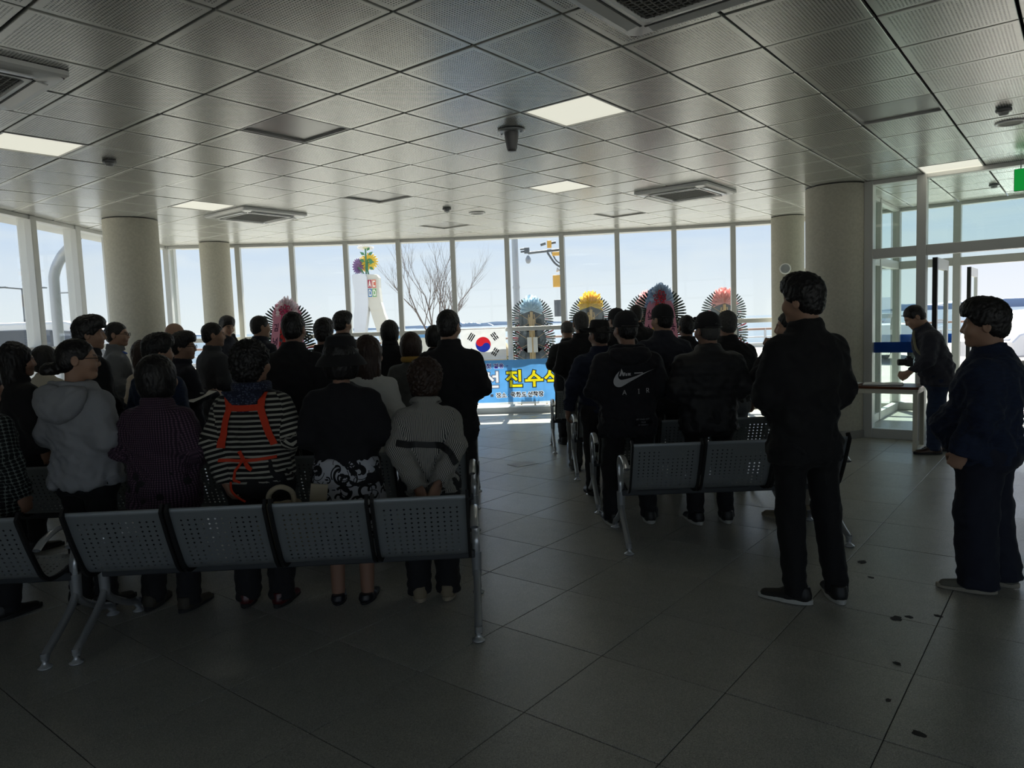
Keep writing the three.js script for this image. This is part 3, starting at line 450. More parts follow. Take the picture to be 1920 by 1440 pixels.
const seatGeo = (() => { // sheet with real holes: each cell of the hole grid is a ring of quads round an octagon
  const L = seatCurve.getLength(), rows = Math.round(L / 0.0285), cols = 14, P = [], N = [], cw = SW / cols;
  const at = (u, s) => { const p = seatCurve.getPointAt(clamp(s / L, 0, 1)), t = seatCurve.getTangentAt(clamp(s / L, 0, 1)); return [V(u, p.y, p.z), V(0, t.z, -t.y)]; };
  const tri = (...q) => { for (const [v, n] of q) { P.push(v.x, v.y, v.z); N.push(n.x, n.y, n.z); } };
  for (let r = 0; r < rows; r++) for (let c = 0; c < cols; c++) {
    const u0 = -SW / 2 + c * cw, s0 = r * L / rows, u1 = u0 + cw, s1 = s0 + L / rows, uc = (u0 + u1) / 2, sc = (s0 + s1) / 2;
    const hole = c > 0 && c < cols - 1 && ((r > 2 && r < 14) || (r > 17 && r < 30));
    if (!hole) { const a = at(u0, s0), b = at(u1, s0), d = at(u1, s1), e = at(u0, s1); tri(a, d, b, a, e, d); continue; }
    const O = [], I = []; for (let k = 0; k < 8; k++) { const an = k * Math.PI / 4, cx = Math.cos(an), sx = Math.sin(an), m = Math.max(Math.abs(cx), Math.abs(sx)); O.push(at(uc + cx / m * cw / 2, sc + sx / m * (s1 - s0) / 2)); const q = k % 2 ? 0.0042 : 0.0066; I.push(at(uc + cx * q, sc + sx * q)); }
    for (let k = 0; k < 8; k++) { const l = (k + 1) % 8; tri(O[k], I[l], O[l], O[k], I[k], I[l]); }
  }
  const g = new THREE.BufferGeometry(); g.setAttribute('position', new THREE.Float32BufferAttribute(P, 3)); g.setAttribute('normal', new THREE.Float32BufferAttribute(N, 3)); g.setAttribute('uv', new THREE.Float32BufferAttribute(new Float32Array(P.length / 3 * 2), 2)); return g;
})();
M_steel.side = THREE.DoubleSide;
const stripGeo = (() => { const pts = seatCurve.getSpacedPoints(40), s = []; pts.forEach((p) => s.push([p.z, p.y])); const inner = pts.slice().reverse().map((p, k, a) => { const q = a[Math.min(a.length - 1, k + 1)], w = a[Math.max(0, k - 1)], d = V(0, q.y - w.y, q.z - w.z).normalize(); return [p.z + d.y * 0.022, p.y - d.z * 0.022]; }); const g = extrude([...s, ...inner], 0.015); return g.rotateY(-Math.PI / 2).translate(0.0075, 0, 0); })();
const legGeo = (() => [rod([0, 0.36, -0.36], [0, 0.23, -0.36], 0.03, 0.026, 10), tube([[0, 0.27, -0.36], [0, 0.2, -0.4], [0, 0.1, -0.58], [0, 0.07, -0.66], [0, 0.035, -0.7]], 0.02, 20, 8), tube([[0, 0.27, -0.36], [0, 0.2, -0.3], [0, 0.1, -0.13], [0, 0.07, -0.07], [0, 0.035, -0.045]], 0.02, 20, 8)])();
const footGeo = () => [0, 1].map((k) => lathe([[0, 0], [0.032, 0], [0.034, 0.008], [0.02, 0.016], [0.011, 0.03], [0.016, 0.05], [0.018, 0.075]], 16).translate(0, 0, k ? -0.7 : -0.045));
const G_leg = merge(legGeo), G_foot = merge(footGeo());
const armSweep = tube([[0, 0.578, -0.06], [0, 0.612, -0.13], [0, 0.632, -0.24], [0, 0.615, -0.33], [0, 0.56, -0.385], [0, 0.48, -0.375], [0, 0.42, -0.35], [0, 0.36, -0.35]], 0.0105, 48, 10).scale(2.0, 1, 1); armSweep.computeVertexNormals();
function bench(label, xLeft, z, n, turn = 0) {
  const W = n * PITCH, t = thing('waiting_bench', label, 'bench', [xLeft + W / 2, 0, z], turn, 'perforated steel bench rows');
  part('beam', rbox(W + 0.02, 0.045, 0.07, 0.008, 0, 0.355, -0.36, 1), M_beam, t);
  for (let k = 0; k < n; k++) {
    const x = -W / 2 + (k + 0.5) * PITCH; const s = part('seat_shell', seatGeo, M_steel, t, [x, 0, 0]);
    part('side_trim', stripGeo, M_strip, s, [-SW / 2 - 0.004, 0, 0]); part('side_trim', stripGeo, M_strip, s, [SW / 2 + 0.004, 0, 0]); part('bracket', box(0.3, 0.03, 0.12, 0, 0.385, -0.36), M_strip, s);
  }
  for (const e of [-1, 1]) { const l = part('leg', G_leg, M_legs, t, [e * (W / 2 + 0.015), 0, 0]); part('foot', G_foot, M_chrome, l); part('armrest', armSweep, M_chrome, t, [e * (W / 2 + 0.015), 0, 0]); }
  return t;
}
bench('four-seat bench behind the apron and striped shirts', -2.17, -3.42, 4, 0.045); bench('bench at the far end of the hindmost row, behind the checked shirt', -4.27, -3.29, 4, 0.045);
bench('four-seat bench in the second row under the man with the tall dark jacket', -2.25, -4.74, 4, 0.03); bench('second-row bench beside the glass wall end', -4.35, -4.68, 4, 0.03);
bench('bench in front of the woman in the white knit', -2.3, -6.06, 4, 0.02);
bench('front-row bench facing the pink bow wreath', -2.4, -7.38, 4, 0.01);
bench('three-seat bench with two bare backs behind the printed hoodie', 0.765, -4.715, 3); bench('three-seat bench in front of the printed hoodie', 0.69, -5.79, 3);
bench('three-seat bench beside the man in grey trousers', 0.635, -7.07, 3); bench('three-seat bench next to the blue banner', 0.505, -8.58, 3);

// ---------------------------------------------------------------- table by the column
{
  const c = ent(-0.06, -0.715), t = thing('writing_table', 'small table with brown wooden top and cream metal legs', 'table', [c[0], 0, c[1]], entTurn), W = 1.24, D = 0.48;
  const T_wood = dataTex(256, (i, j) => { const v = 120 + 26 * noise3(i * 0.012, j * 0.16, 1) + 12 * noise3(i * 0.05, j * 0.7, 3); return [v, v * 0.58, v * 0.36]; });
  part('table_top', rbox(W, 0.028, D, 0.006, 0, 0.716, 0, 1), std(lin(0.55, 0.5, 0.45), 0.35, 0, { map: T_wood }), t);
  const M_cream = std(lin(0.62, 0.6, 0.5), 0.5);
  part('apron_rail', [box(W - 0.06, 0.05, 0.03, 0, 0.676, D / 2 - 0.03), box(W - 0.06, 0.05, 0.03, 0, 0.676, -D / 2 + 0.03), box(0.03, 0.05, D - 0.08, W / 2 - 0.03, 0.676, 0), box(0.03, 0.05, D - 0.08, -W / 2 + 0.03, 0.676, 0)], M_cream, t);
  for (const [a, b] of [[1, 1], [1, -1], [-1, 1], [-1, -1]]) part('leg', rbox(0.045, 0.66, 0.045, 0.004, a * (W / 2 - 0.035), 0.345, b * (D / 2 - 0.03), 1), M_cream, t);
  for (const a of [-1, 1]) part('floor_runner', rbox(0.045, 0.03, D - 0.06, 0.004, a * (W / 2 - 0.035), 0.017, 0, 1), M_cream, t);
  const b0 = ent(0.16, -0.72), bk = thing('guest_book', 'open white guest book on the wooden table', 'book', [b0[0], 0.7305, b0[1]], entTurn + 0.15);
  part('cover', box(0.42, 0.004, 0.29, 0, 0.002, 0), M_black, bk); part('pages', extrude([[-0.2, 0.004], [0.2, 0.004], [0.2, 0.014], [0.1, 0.02], [0.0, 0.012], [-0.1, 0.02], [-0.2, 0.014]], 0.27).translate(0, 0, -0.135), std(lin(0.72, 0.72, 0.7), 0.8), bk);
  const p0 = ent(-0.22, -0.66), pp = thing('paper_sheets', 'loose paper sheets left on the wooden table', 'paper', [p0[0], 0.7305, p0[1]], entTurn - 0.2); part('sheet', box(0.21, 0.002, 0.297, 0, 0.001, 0), std(lin(0.7, 0.72, 0.75), 0.8), pp); part('sheet', box(0.21, 0.002, 0.297, 0.02, 0.003, 0.01, 0.2), std(lin(0.7, 0.72, 0.75), 0.8), pp);
}
// ---------------------------------------------------------------- lettering drawn stroke by stroke
const JAMO = {
  g: [[[0.12, 0.18], [0.86, 0.18], [0.74, 0.92]]], n: [[[0.15, 0.08], [0.15, 0.86], [0.92, 0.86]]], d: [[[0.88, 0.15], [0.14, 0.15], [0.14, 0.86], [0.92, 0.86]]],
  r: [[[0.14, 0.1], [0.86, 0.1], [0.86, 0.48], [0.14, 0.48], [0.14, 0.9], [0.9, 0.9]]], m: [[[0.15, 0.12], [0.86, 0.12], [0.86, 0.88], [0.15, 0.88], [0.15, 0.12]]],
  s: [[[0.5, 0.08], [0.42, 0.5], [0.08, 0.92]], [[0.48, 0.4], [0.92, 0.92]]], j: [[[0.1, 0.14], [0.9, 0.14]], [[0.55, 0.14], [0.42, 0.55], [0.08, 0.94]], [[0.48, 0.45], [0.92, 0.94]]],
  c: [[[0.35, 0.02], [0.65, 0.02]], [[0.1, 0.26], [0.9, 0.26]], [[0.55, 0.26], [0.42, 0.6], [0.08, 0.96]], [[0.48, 0.52], [0.92, 0.96]]], ng: 'o', h: 'h',
  a: [[[0.35, 0.0], [0.35, 1]], [[0.35, 0.45], [0.85, 0.45]]], eo: [[[0.65, 0], [0.65, 1]], [[0.1, 0.45], [0.65, 0.45]]], i: [[[0.5, 0], [0.5, 1]]], yeo: [[[0.65, 0], [0.65, 1]], [[0.1, 0.33], [0.65, 0.33]], [[0.1, 0.62], [0.65, 0.62]]],
  o: [[[0.5, 0.1], [0.5, 0.75]], [[0.02, 0.78], [0.98, 0.78]]], u: [[[0.02, 0.25], [0.98, 0.25]], [[0.5, 0.25], [0.5, 1]]], eu: [[[0.02, 0.5], [0.98, 0.5]]],
};
function syllable(c, [cho, jung, jong], x, y, s) {
  const put = (k, bx, by, bw, bh) => {
    const q = JAMO[k], X = (u) => x + (bx + bw * u) * s, Y = (v) => y + (by + bh * v) * s; c.beginPath();
    if (q === 'o') c.ellipse(X(0.5), Y(0.5), bw * s * 0.42, bh * s * 0.42, 0, 0, 6.3);
    else if (q === 'h') { c.moveTo(X(0.35), Y(0.02)); c.lineTo(X(0.65), Y(0.02)); c.moveTo(X(0.05), Y(0.25)); c.lineTo(X(0.95), Y(0.25)); c.moveTo(X(0.82), Y(0.7)); c.ellipse(X(0.5), Y(0.7), bw * s * 0.32, bh * s * 0.28, 0, 0, 6.3); }
    else for (const l of q) l.forEach((p, n) => (n ? c.lineTo(X(p[0]), Y(p[1])) : c.moveTo(X(p[0]), Y(p[1])))); c.stroke();
  };
  const wa = jung === 'wa', hor = ['o', 'u', 'eu'].includes(jung);
  if (wa) { put(cho, 0.06, 0.04, 0.52, 0.46); put('o', 0.02, 0.52, 0.62, 0.42); put('a', 0.62, 0, 0.38, 1); }
  else if (hor && !jong) { put(cho, 0.16, 0.03, 0.68, 0.5); put(jung, 0.02, 0.5, 0.96, 0.46); }
  else if (hor) { put(cho, 0.18, 0, 0.64, 0.36); put(jung, 0.02, 0.33, 0.96, 0.3); put(jong, 0.18, 0.64, 0.64, 0.35); }
  else if (!jong) { put(cho, 0.02, 0.12, 0.58, 0.76); put(jung, 0.58, 0, 0.4, 1); }
  else { put(cho, 0.02, 0.02, 0.58, 0.52); put(jung, 0.58, 0, 0.4, 0.6); put(jong, 0.14, 0.62, 0.76, 0.37); }
}
const HG = { han: ['h', 'a', 'n'], cheot: ['c', 'eo', 's'], geol: ['g', 'eo', 'r'], eum: ['ng', 'eu', 'm'], seon: ['s', 'eo', 'n'], jin: ['j', 'i', 'n'], su: ['s', 'u'], sik: ['s', 'i', 'g'], si: ['s', 'i'], jang: ['j', 'a', 'ng'], so: ['s', 'o'], guk: ['g', 'u', 'g'], hwa: ['h', 'wa'], do: ['d', 'o'], chak: ['c', 'a', 'g'], chuk: ['c', 'u', 'g'], sin: ['s', 'i', 'n'], nyeong: ['n', 'yeo', 'ng'], gim: ['g', 'i', 'm'], hae: ['h', 'a'] };
function write(c, names, x, y, s, w, col, gap = 1.08, outline) { c.lineCap = 'square'; c.lineJoin = 'miter'; const go = () => names.forEach((n, k) => n && syllable(c, HG[n], x + k * s * gap, y, s)); if (outline) { c.strokeStyle = outline[0]; c.lineWidth = outline[1]; go(); } c.strokeStyle = col; c.lineWidth = w; go(); }

{ // banner: right part of a long blue banner, sagging between its ties
  const T = canvasTex(1400, 512, (c, w, h) => {
    c.fillStyle = '#62a9ec'; c.fillRect(0, 0, w, h); c.fillStyle = '#eef3f8'; c.fillRect(0, h - 26, w, 26);
    const X = (px) => (px - 840) / 250 * w, S = w / 250;                  // place along the cloth
    write(c, ['han'], X(901), 42, 9.5 * S, 8, '#33228f', 1.08, ['#dfe9ff', 16]); write(c, ['cheot'], X(914), 42, 9.5 * S, 8, '#33228f', 1.08, ['#dfe9ff', 16]); write(c, ['geol', 'eum'], X(928), 42, 9.2 * S, 8, '#33228f', 1.08, ['#dfe9ff', 16]); c.fillStyle = '#33228f'; c.fillRect(X(952), 66, 3.6 * S, 7);
    write(c, ['seon'], X(908), 140, 31 * S, 26, '#e9eaf2', 1, ['#5a6482', 44]); write(c, ['jin', 'su', 'sik'], X(952), 132, 32 * S, 28, '#f2e21c', 1.13, ['#1d2a3a', 48]);
    write(c, ['si'], X(897), 380, 9.5 * S, 8, '#1c2230', 1.1, ['#f3f7ff', 17]); c.fillStyle = '#4a4f5c'; c.fillRect(X(920), 388, 5.6 * S, 5.6 * S);
    write(c, ['jang', 'so'], X(931), 378, 9.6 * S, 7.5, '#1c2230', 1.04, ['#f3f7ff', 17]); c.fillStyle = '#1c2230'; c.fillRect(X(953.5), 394, 7, 7); c.fillRect(X(953.5), 418, 7, 7);
    write(c, ['guk', 'hwa', 'do'], X(958.5), 374, 9.8 * S, 9, '#1c2230', 1.04, ['#f3f7ff', 18]); write(c, ['seon', 'chak', 'jang'], X(991), 374, 9.8 * S, 9, '#1c2230', 1.04, ['#f3f7ff', 18]);
  });
  const g = new THREE.PlaneGeometry(2.31, 0.80, 80, 24), p = g.attributes.position;
  for (let i = 0; i < p.count; i++) { const x = p.getX(i), y = p.getY(i); p.setZ(i, 0.012 * Math.sin(x * 9 + y * 4) + 0.006 * noise3(x * 5, y * 5, 2)); p.setY(i, y - 0.02 * (1 - (x / 1.15) ** 2) * (y + 0.4)); } g.computeVertexNormals();
  const t = thing('banner', 'blue cloth banner with yellow and white lettering on the glass', 'banner', [0.03, 0.575, -12.6], -0.045);
  part('cloth', g, new THREE.MeshPhysicalMaterial({ map: T, roughness: 0.85, transmission: 0.42, thickness: 0, side: THREE.DoubleSide }), t);
  part('tie_cord', [rod([-1.15, 0.39, 0], [-1.3, 0.5, -0.1], 0.004), rod([1.15, 0.37, 0], [1.3, 0.5, -0.1], 0.004)], M_white, t);
}
{ // flag
  const T = canvasTex(768, 512, (c) => {
    c.fillStyle = '#eceef2'; c.fillRect(0, 0, 768, 512); const R = 128; c.translate(384, 256); const a = Math.atan2(2, 3);
    c.save(); c.rotate(a); c.fillStyle = '#c8202f'; c.beginPath(); c.arc(0, 0, R, Math.PI, 0); c.fill(); c.fillStyle = '#1b2f9c'; c.beginPath(); c.arc(0, 0, R, 0, Math.PI); c.fill(); c.fillStyle = '#c8202f'; c.beginPath(); c.arc(-R / 2, 0, R / 2, 0, Math.PI); c.fill(); c.fillStyle = '#1b2f9c'; c.beginPath(); c.arc(R / 2, 0, R / 2, Math.PI, 0); c.fill(); c.restore();
    const tri = (ang, bits) => { c.save(); c.rotate(ang); c.translate(R * 1.85, 0); c.fillStyle = '#14161c'; bits.forEach((b, k) => { const x = (k - 1) * 32 - 11; if (b) c.fillRect(x, -64, 21, 128); else { c.fillRect(x, -64, 21, 58); c.fillRect(x, 6, 21, 58); } }); c.restore(); };
    tri(Math.PI + a, [1, 1, 1]); tri(-a, [0, 1, 0]); tri(Math.PI - a, [1, 0, 1]); tri(a, [0, 0, 0]);
  });
  const g = new THREE.PlaneGeometry(0.8, 0.535, 40, 20), p = g.attributes.position; for (let i = 0; i < p.count; i++) p.setZ(i, 0.01 * Math.sin(p.getX(i) * 14) + 0.004 * noise3(p.getX(i) * 8, p.getY(i) * 8, 1)); g.computeVertexNormals();
  const t = thing('flag', 'white flag with red and blue circle hung above the banner', 'flag', [-0.48, 1.24, -12.68], -0.02); part('cloth', g, new THREE.MeshPhysicalMaterial({ map: T, roughness: 0.9, transmission: 0.4, thickness: 0, side: THREE.DoubleSide }), t); part('tie_cord', [rod([-0.4, 0.26, 0], [-0.42, 0.3, -0.15], 0.004), rod([0.4, 0.26, 0], [0.42, 0.3, -0.15], 0.004)], M_white, t);
}
// ---------------------------------------------------------------- flower wreaths
const leafGeo = (() => { const s = extrude([[0, -0.006], [0.06, -0.011], [0.15, -0.013], [0.185, -0.008], [0.195, 0], [0.185, 0.008], [0.15, 0.013], [0.06, 0.011], [0, 0.006]], 0.003); const p = s.attributes.position; for (let i = 0; i < p.count; i++) p.setZ(i, p.getZ(i) + 0.35 * p.getX(i) * p.getX(i) - Math.abs(p.getY(i)) * 0.3); s.computeVertexNormals(); return s; })();
const flowerGeo = (() => { const L = []; for (let r = 0; r < 3; r++) for (let k = 0; k < 8; k++) L.push(new THREE.SphereGeometry(1, 5, 4).scale(0.026 - r * 0.006, 0.012, 0.006).translate(0.03 - r * 0.009, 0, 0).rotateY(-0.35 - r * 0.4).rotateZ((k + r * 0.5) / 8 * 6.283)); return merge(L); })();
const leafM = [std(lin(0.015, 0.04, 0.025), 0.6), std(lin(0.02, 0.03, 0.03), 0.6), std(lin(0.30, 0.02, 0.04), 0.6), std(lin(0.5, 0.46, 0.46), 0.6)];
const flowM = [std(lin(0.6, 0.03, 0.03), 0.7), std(lin(0.7, 0.16, 0.02), 0.7), std(lin(0.75, 0.5, 0.08), 0.7), std(lin(0.75, 0.7, 0.66), 0.7), std(lin(0.65, 0.2, 0.3), 0.7)];
function ribbonTex(names, bg, ink) { return canvasTex(96, 640, (c, w, h) => { c.fillStyle = bg; c.fillRect(0, 0, w, h); names.forEach((n, k) => n && write(c, [n], 18, 70 + k * 118, 62, 9, ink)); }); }
function pleated(R, h, col, sd, opac = 0.55) { // tulle puff: overlapping crumpled half fans gathered at the bow
  const L = [];
  for (let q = 0; q < 5; q++) {
    const g = new THREE.CircleGeometry(1, 60, 0, Math.PI).toNonIndexed(), n = 44, m = 12, P = [], I = [], U = [], a0 = -0.25 + 0.12 * q, a1 = Math.PI + 0.3 - 0.1 * q;
    for (let i = 0; i <= n; i++) for (let j = 0; j <= m; j++) {
      const a = mix(a0, a1, i / n), v = j / m, edge = 0.86 + 0.16 * noise3(i * 0.22 + sd * 3, q * 2.1, sd) + 0.05 * Math.sin(i * 1.9 + q), r = v * edge;
      P.push(Math.cos(a) * R * r, Math.sin(a) * h * 1.15 * r, (q - 2) * 0.03 + 0.05 * v * noise3(i * 0.5, v * 2 + q * 5, sd) + 0.02 * Math.sin(i * 1.6 + q) * v); U.push(i / n, v);
    }
    for (let i = 0; i < n; i++) for (let j = 0; j < m; j++) { const k = i * (m + 1) + j; I.push(k, k + m + 1, k + m + 2, k, k + m + 2, k + 1); }
    const o = new THREE.BufferGeometry(); o.setAttribute('position', new THREE.Float32BufferAttribute(P, 3)); o.setAttribute('uv', new THREE.Float32BufferAttribute(U, 2)); o.setIndex(I); o.computeVertexNormals(); L.push(o);
  }
  return [merge(L), new THREE.MeshPhysicalMaterial({ color: col, transmission: opac, thickness: 0, roughness: 0.85, side: THREE.DoubleSide })];
}
function bowGeo(s) { const L = []; for (let k = 0; k < 9; k++) { const a = k / 9 * 6.283 + 0.2; L.push(new THREE.TorusGeometry(0.045 * s, 0.012 * s, 6, 18).scale(1.3, 0.7, 1.6).translate(0.055 * s, 0, 0.01 * (k % 3) * s).rotateZ(a)); } L.push(new THREE.SphereGeometry(0.022 * s, 10, 8).translate(0, 0, 0.03 * s)); L.push(box(0.02 * s, 0.16 * s, 0.003, -0.05 * s, -0.13 * s, 0.02).rotateZ(-0.2), box(0.02 * s, 0.15 * s, 0.003, 0.05 * s, -0.13 * s, 0.02).rotateZ(0.2)); return merge(L); }
function wreath(label, x, z, turn, o) { // local +z is the decorated face
  const t = thing('flower_wreath', label, 'wreath', [x, o.y || 0, z], turn, 'three-tier congratulatory wreaths'), M_bam = std(lin(0.42, 0.31, 0.17), 0.7), M_back = new THREE.MeshPhysicalMaterial({ color: lin(0.07, 0.085, 0.1), roughness: 0.7, transmission: 0.25, thickness: 0, side: THREE.DoubleSide });
  part('easel_leg', rod([-0.25, 0, 0.1], [-0.05, 1.75, -0.03], 0.014), M_bam, t); part('easel_leg', rod([0.25, 0, 0.1], [0.05, 1.75, -0.03], 0.014), M_bam, t); part('easel_leg', rod([0, 0, -0.5], [0, 1.7, -0.05], 0.014), M_bam, t);
  part('bamboo_bundle', [rod([0, 0.2, -0.045], [0, 1.8, -0.045], 0.03), rod([0.04, 0.2, -0.05], [0.03, 1.7, -0.05], 0.022), rod([-0.04, 0.2, -0.05], [-0.03, 1.66, -0.05], 0.022)], M_bam, t);
  o.tiers.forEach(([cy, R, n, a0, a1], k) => {
    part('backing', new THREE.CircleGeometry(R * 0.6, 40).translate(0, cy, -0.03), M_back, t);
    for (let q = 0; q < n; q++) { const a = a0 + (a1 - a0) * q / (n - 1), s = R / 0.38, lf = part('leaf', leafGeo, leafM[(q % 7 === 0 && k > 0) ? 2 : q % 2], t, [Math.cos(a) * R * 0.5, cy + Math.sin(a) * R * 0.5, -0.02], [0, 0, a]); lf.scale.set(s, s * 1.05, 1); if (o.stripe && q % 2 === 0) part('dyed_quill', box(0.09, 0.008, 0.004, 0.055, 0, -0.006), leafM[q % 4 ? 2 : 3], lf); }
    for (let q = 0; q < 6; q++) { const a = q / 6 * 6.283 + 0.5; part('strut', rod([0, cy - 0.05, -0.06], [Math.cos(a) * R * 0.62, cy - 0.02 + Math.sin(a) * R * 0.62, -0.045], 0.005, 0.004, 5), M_bam, t); }
    for (let q = 0; q < 16; q++) { const a = rr(0, 6.28), r = Math.sqrt(rnd()) * R * 0.42; part('flower', flowerGeo, flowM[o.flowers[Math.floor(rnd() * o.flowers.length)]], t, [Math.cos(a) * r, cy + Math.sin(a) * r, 0.03 + 0.02 * rnd()], [rr(-0.4, 0.4), rr(-0.4, 0.4), rnd() * 6]); }
  });
  const [pg, pm] = pleated(o.puffR || 0.25, o.puffH || 0.27, o.puff, o.sd); part('tulle_puff', pg, pm, t, [0, (o.puffY || 1.92) - 0.1, o.puffZ ?? 0.02]);
  if (o.puff2) { const [g2, m2] = pleated(0.2, 0.29, o.puff2, o.sd + 2); part('tulle_puff', g2, m2, t, [0.02, (o.puffY || 1.92) - 0.08, 0.08]); }
  if (o.bow) part('bow', bowGeo(0.85), std(o.bow, 0.5), t, [0, 1.93, 0.13]);
  (o.ribbons || []).forEach(([names, sx, bg], k) => {
    const g = new THREE.PlaneGeometry(0.13, 1.25, 4, 30), p = g.attributes.position; for (let i = 0; i < p.count; i++) { const v = 0.5 - p.getY(i) / 1.25; p.setXYZ(i, p.getX(i) + sx * (0.10 + 0.16 * Math.sqrt(v)), 1.86 + p.getY(i) - 0.625, 0.10 + 0.03 * Math.sin(v * 5 + k)); } g.computeVertexNormals();
    part('ribbon', g, new THREE.MeshPhysicalMaterial({ map: ribbonTex(names, bg, '#4a1640'), roughness: 0.8, transmission: 0.3, thickness: 0, side: THREE.DoubleSide }), t);
  });
  if (o.note) part('paper_note', box(0.2, 0.29, 0.004, 0.0, 1.17, -0.1), std(lin(0.6, 0.6, 0.6), 0.9), t);
  return t;
}
const TI = [[1.66, 0.42, 36, -0.65, Math.PI + 0.65], [1.27, 0.45, 38, -0.75, Math.PI + 0.75], [0.84, 0.5, 40, -0.9, Math.PI + 0.9]];
wreath('wreath with pink and white puff and pink lettered ribbons indoors', -3.68, -12.0, 0.15, { tiers: TI, flowers: [0, 0, 1, 2], puff: lin(0.9, 0.5, 0.62), puff2: lin(0.95, 0.86, 0.9), bow: lin(0.5, 0.02, 0.12), sd: 1, ribbons: [['gim', 'nyeong', 'sin'], ['', '', '', 'hwa']].map((n, k) => [n, k ? 1 : -1, '#e39ab4']) });
wreath('wreath with blue puff, red bow and pink lettered ribbons indoors', 2.44, -11.75, -0.15, { tiers: TI, flowers: [1, 2, 4, 0], puff: lin(0.5, 0.66, 0.88), puff2: lin(0.62, 0.75, 0.92), bow: lin(0.5, 0.01, 0.04), sd: 4, ribbons: [['sin', 'su'], ['', 'chuk', 'guk', 'hwa']].map((n, k) => [n, k ? 1 : -1, '#dc93ad']) });
wreath('wreath with pale blue puff and paper note outside the glass', 0.42, -13.9, Math.PI, { tiers: TI, flowers: [0, 1], puff: lin(0.66, 0.84, 0.97), sd: 7, stripe: true, note: true, puffZ: 0.0 });
wreath('wreath with yellow puff outside the glass', 1.55, -13.8, Math.PI, { tiers: TI, flowers: [0, 1], puff: lin(0.97, 0.72, 0.12), sd: 9, stripe: true, puffZ: 0, puffY: 1.96 });
wreath('wreath with coral puff outside the glass behind the end mullion', 3.98, -13.45, Math.PI, { tiers: TI, flowers: [0, 1], puff: lin(0.95, 0.5, 0.48), sd: 11, stripe: true, puffZ: 0 });
wreath('wreath with pale pink puff outside, behind the blue bow wreath', 2.62, -13.7, Math.PI, { tiers: TI, flowers: [0, 1], puff: lin(0.95, 0.66, 0.68), sd: 13, stripe: true, puffZ: 0, puffY: 1.93 });
// ---------------------------------------------------------------- figures: distance fields meshed as smooth surfaces
const smin = (a, b, k) => { const h = Math.max(k - Math.abs(a - b), 0) / k; return Math.min(a, b) - h * h * k * 0.25; };
const smax = (a, b, k) => -smin(-a, -b, k);
function capS(x, y, z, a, b, r1, r2) { // tapered capsule
  const bx = b[0] - a[0], by = b[1] - a[1], bz = b[2] - a[2], px = x - a[0], py = y - a[1], pz = z - a[2];
  let h = (px * bx + py * by + pz * bz) / (bx * bx + by * by + bz * bz); h = h < 0 ? 0 : h > 1 ? 1 : h;
  const dx = px - bx * h, dy = py - by * h, dz = pz - bz * h; return Math.sqrt(dx * dx + dy * dy + dz * dz) - (r1 + (r2 - r1) * h);
}
function ell(x, y, z, c, r) { const px = (x - c[0]) / r[0], py = (y - c[1]) / r[1], pz = (z - c[2]) / r[2], k = Math.sqrt(px * px + py * py + pz * pz); return (k - 1) * Math.min(r[0], r[1], r[2]); }
function table(rows) { // [y, halfWidth, halfDepth, zOffset] -> smooth lookup
  const y0 = rows[0][0], y1 = rows[rows.length - 1][0], n = 96, T = new Float32Array((n + 1) * 3);
  for (let k = 0; k <= n; k++) { const y = y0 + (y1 - y0) * k / n; let i = 0; while (i < rows.length - 2 && y > rows[i + 1][0]) i++; const P = [rows[Math.max(0, i - 1)], rows[i], rows[i + 1], rows[Math.min(rows.length - 1, i + 2)]], t = clamp((y - P[1][0]) / (P[2][0] - P[1][0]), 0, 1); for (let q = 0; q < 3; q++) { const f = (n2) => P[n2][q + 1] ?? 0, m1 = (f(2) - f(0)) / (P[2][0] - P[0][0] || 1) * (P[2][0] - P[1][0]), m2 = (f(3) - f(1)) / (P[3][0] - P[1][0] || 1) * (P[2][0] - P[1][0]), t2 = t * t, t3 = t2 * t; T[k * 3 + q] = (2 * t3 - 3 * t2 + 1) * f(1) + (t3 - 2 * t2 + t) * m1 + (-2 * t3 + 3 * t2) * f(2) + (t3 - t2) * m2; } }
  return (x, y, z, w = 1, dep = 1) => { const u = clamp((y - y0) / (y1 - y0), 0, 1) * n, i = Math.min(n - 1, u | 0), t = u - i, a = (T[i * 3] + (T[i * 3 + 3] - T[i * 3]) * t) * w, b = (T[i * 3 + 1] + (T[i * 3 + 4] - T[i * 3 + 1]) * t) * dep, c = T[i * 3 + 2] + (T[i * 3 + 5] - T[i * 3 + 2]) * t; const X = x / a, Z = (z - c) / b, q2 = X * X + Z * Z, k = 0.6 * Math.sqrt(q2) + 0.4 * Math.sqrt(Math.sqrt(X * X * X * X + Z * Z * Z * Z)); return (k - 1) * Math.min(a, b) * 0.8; };
}
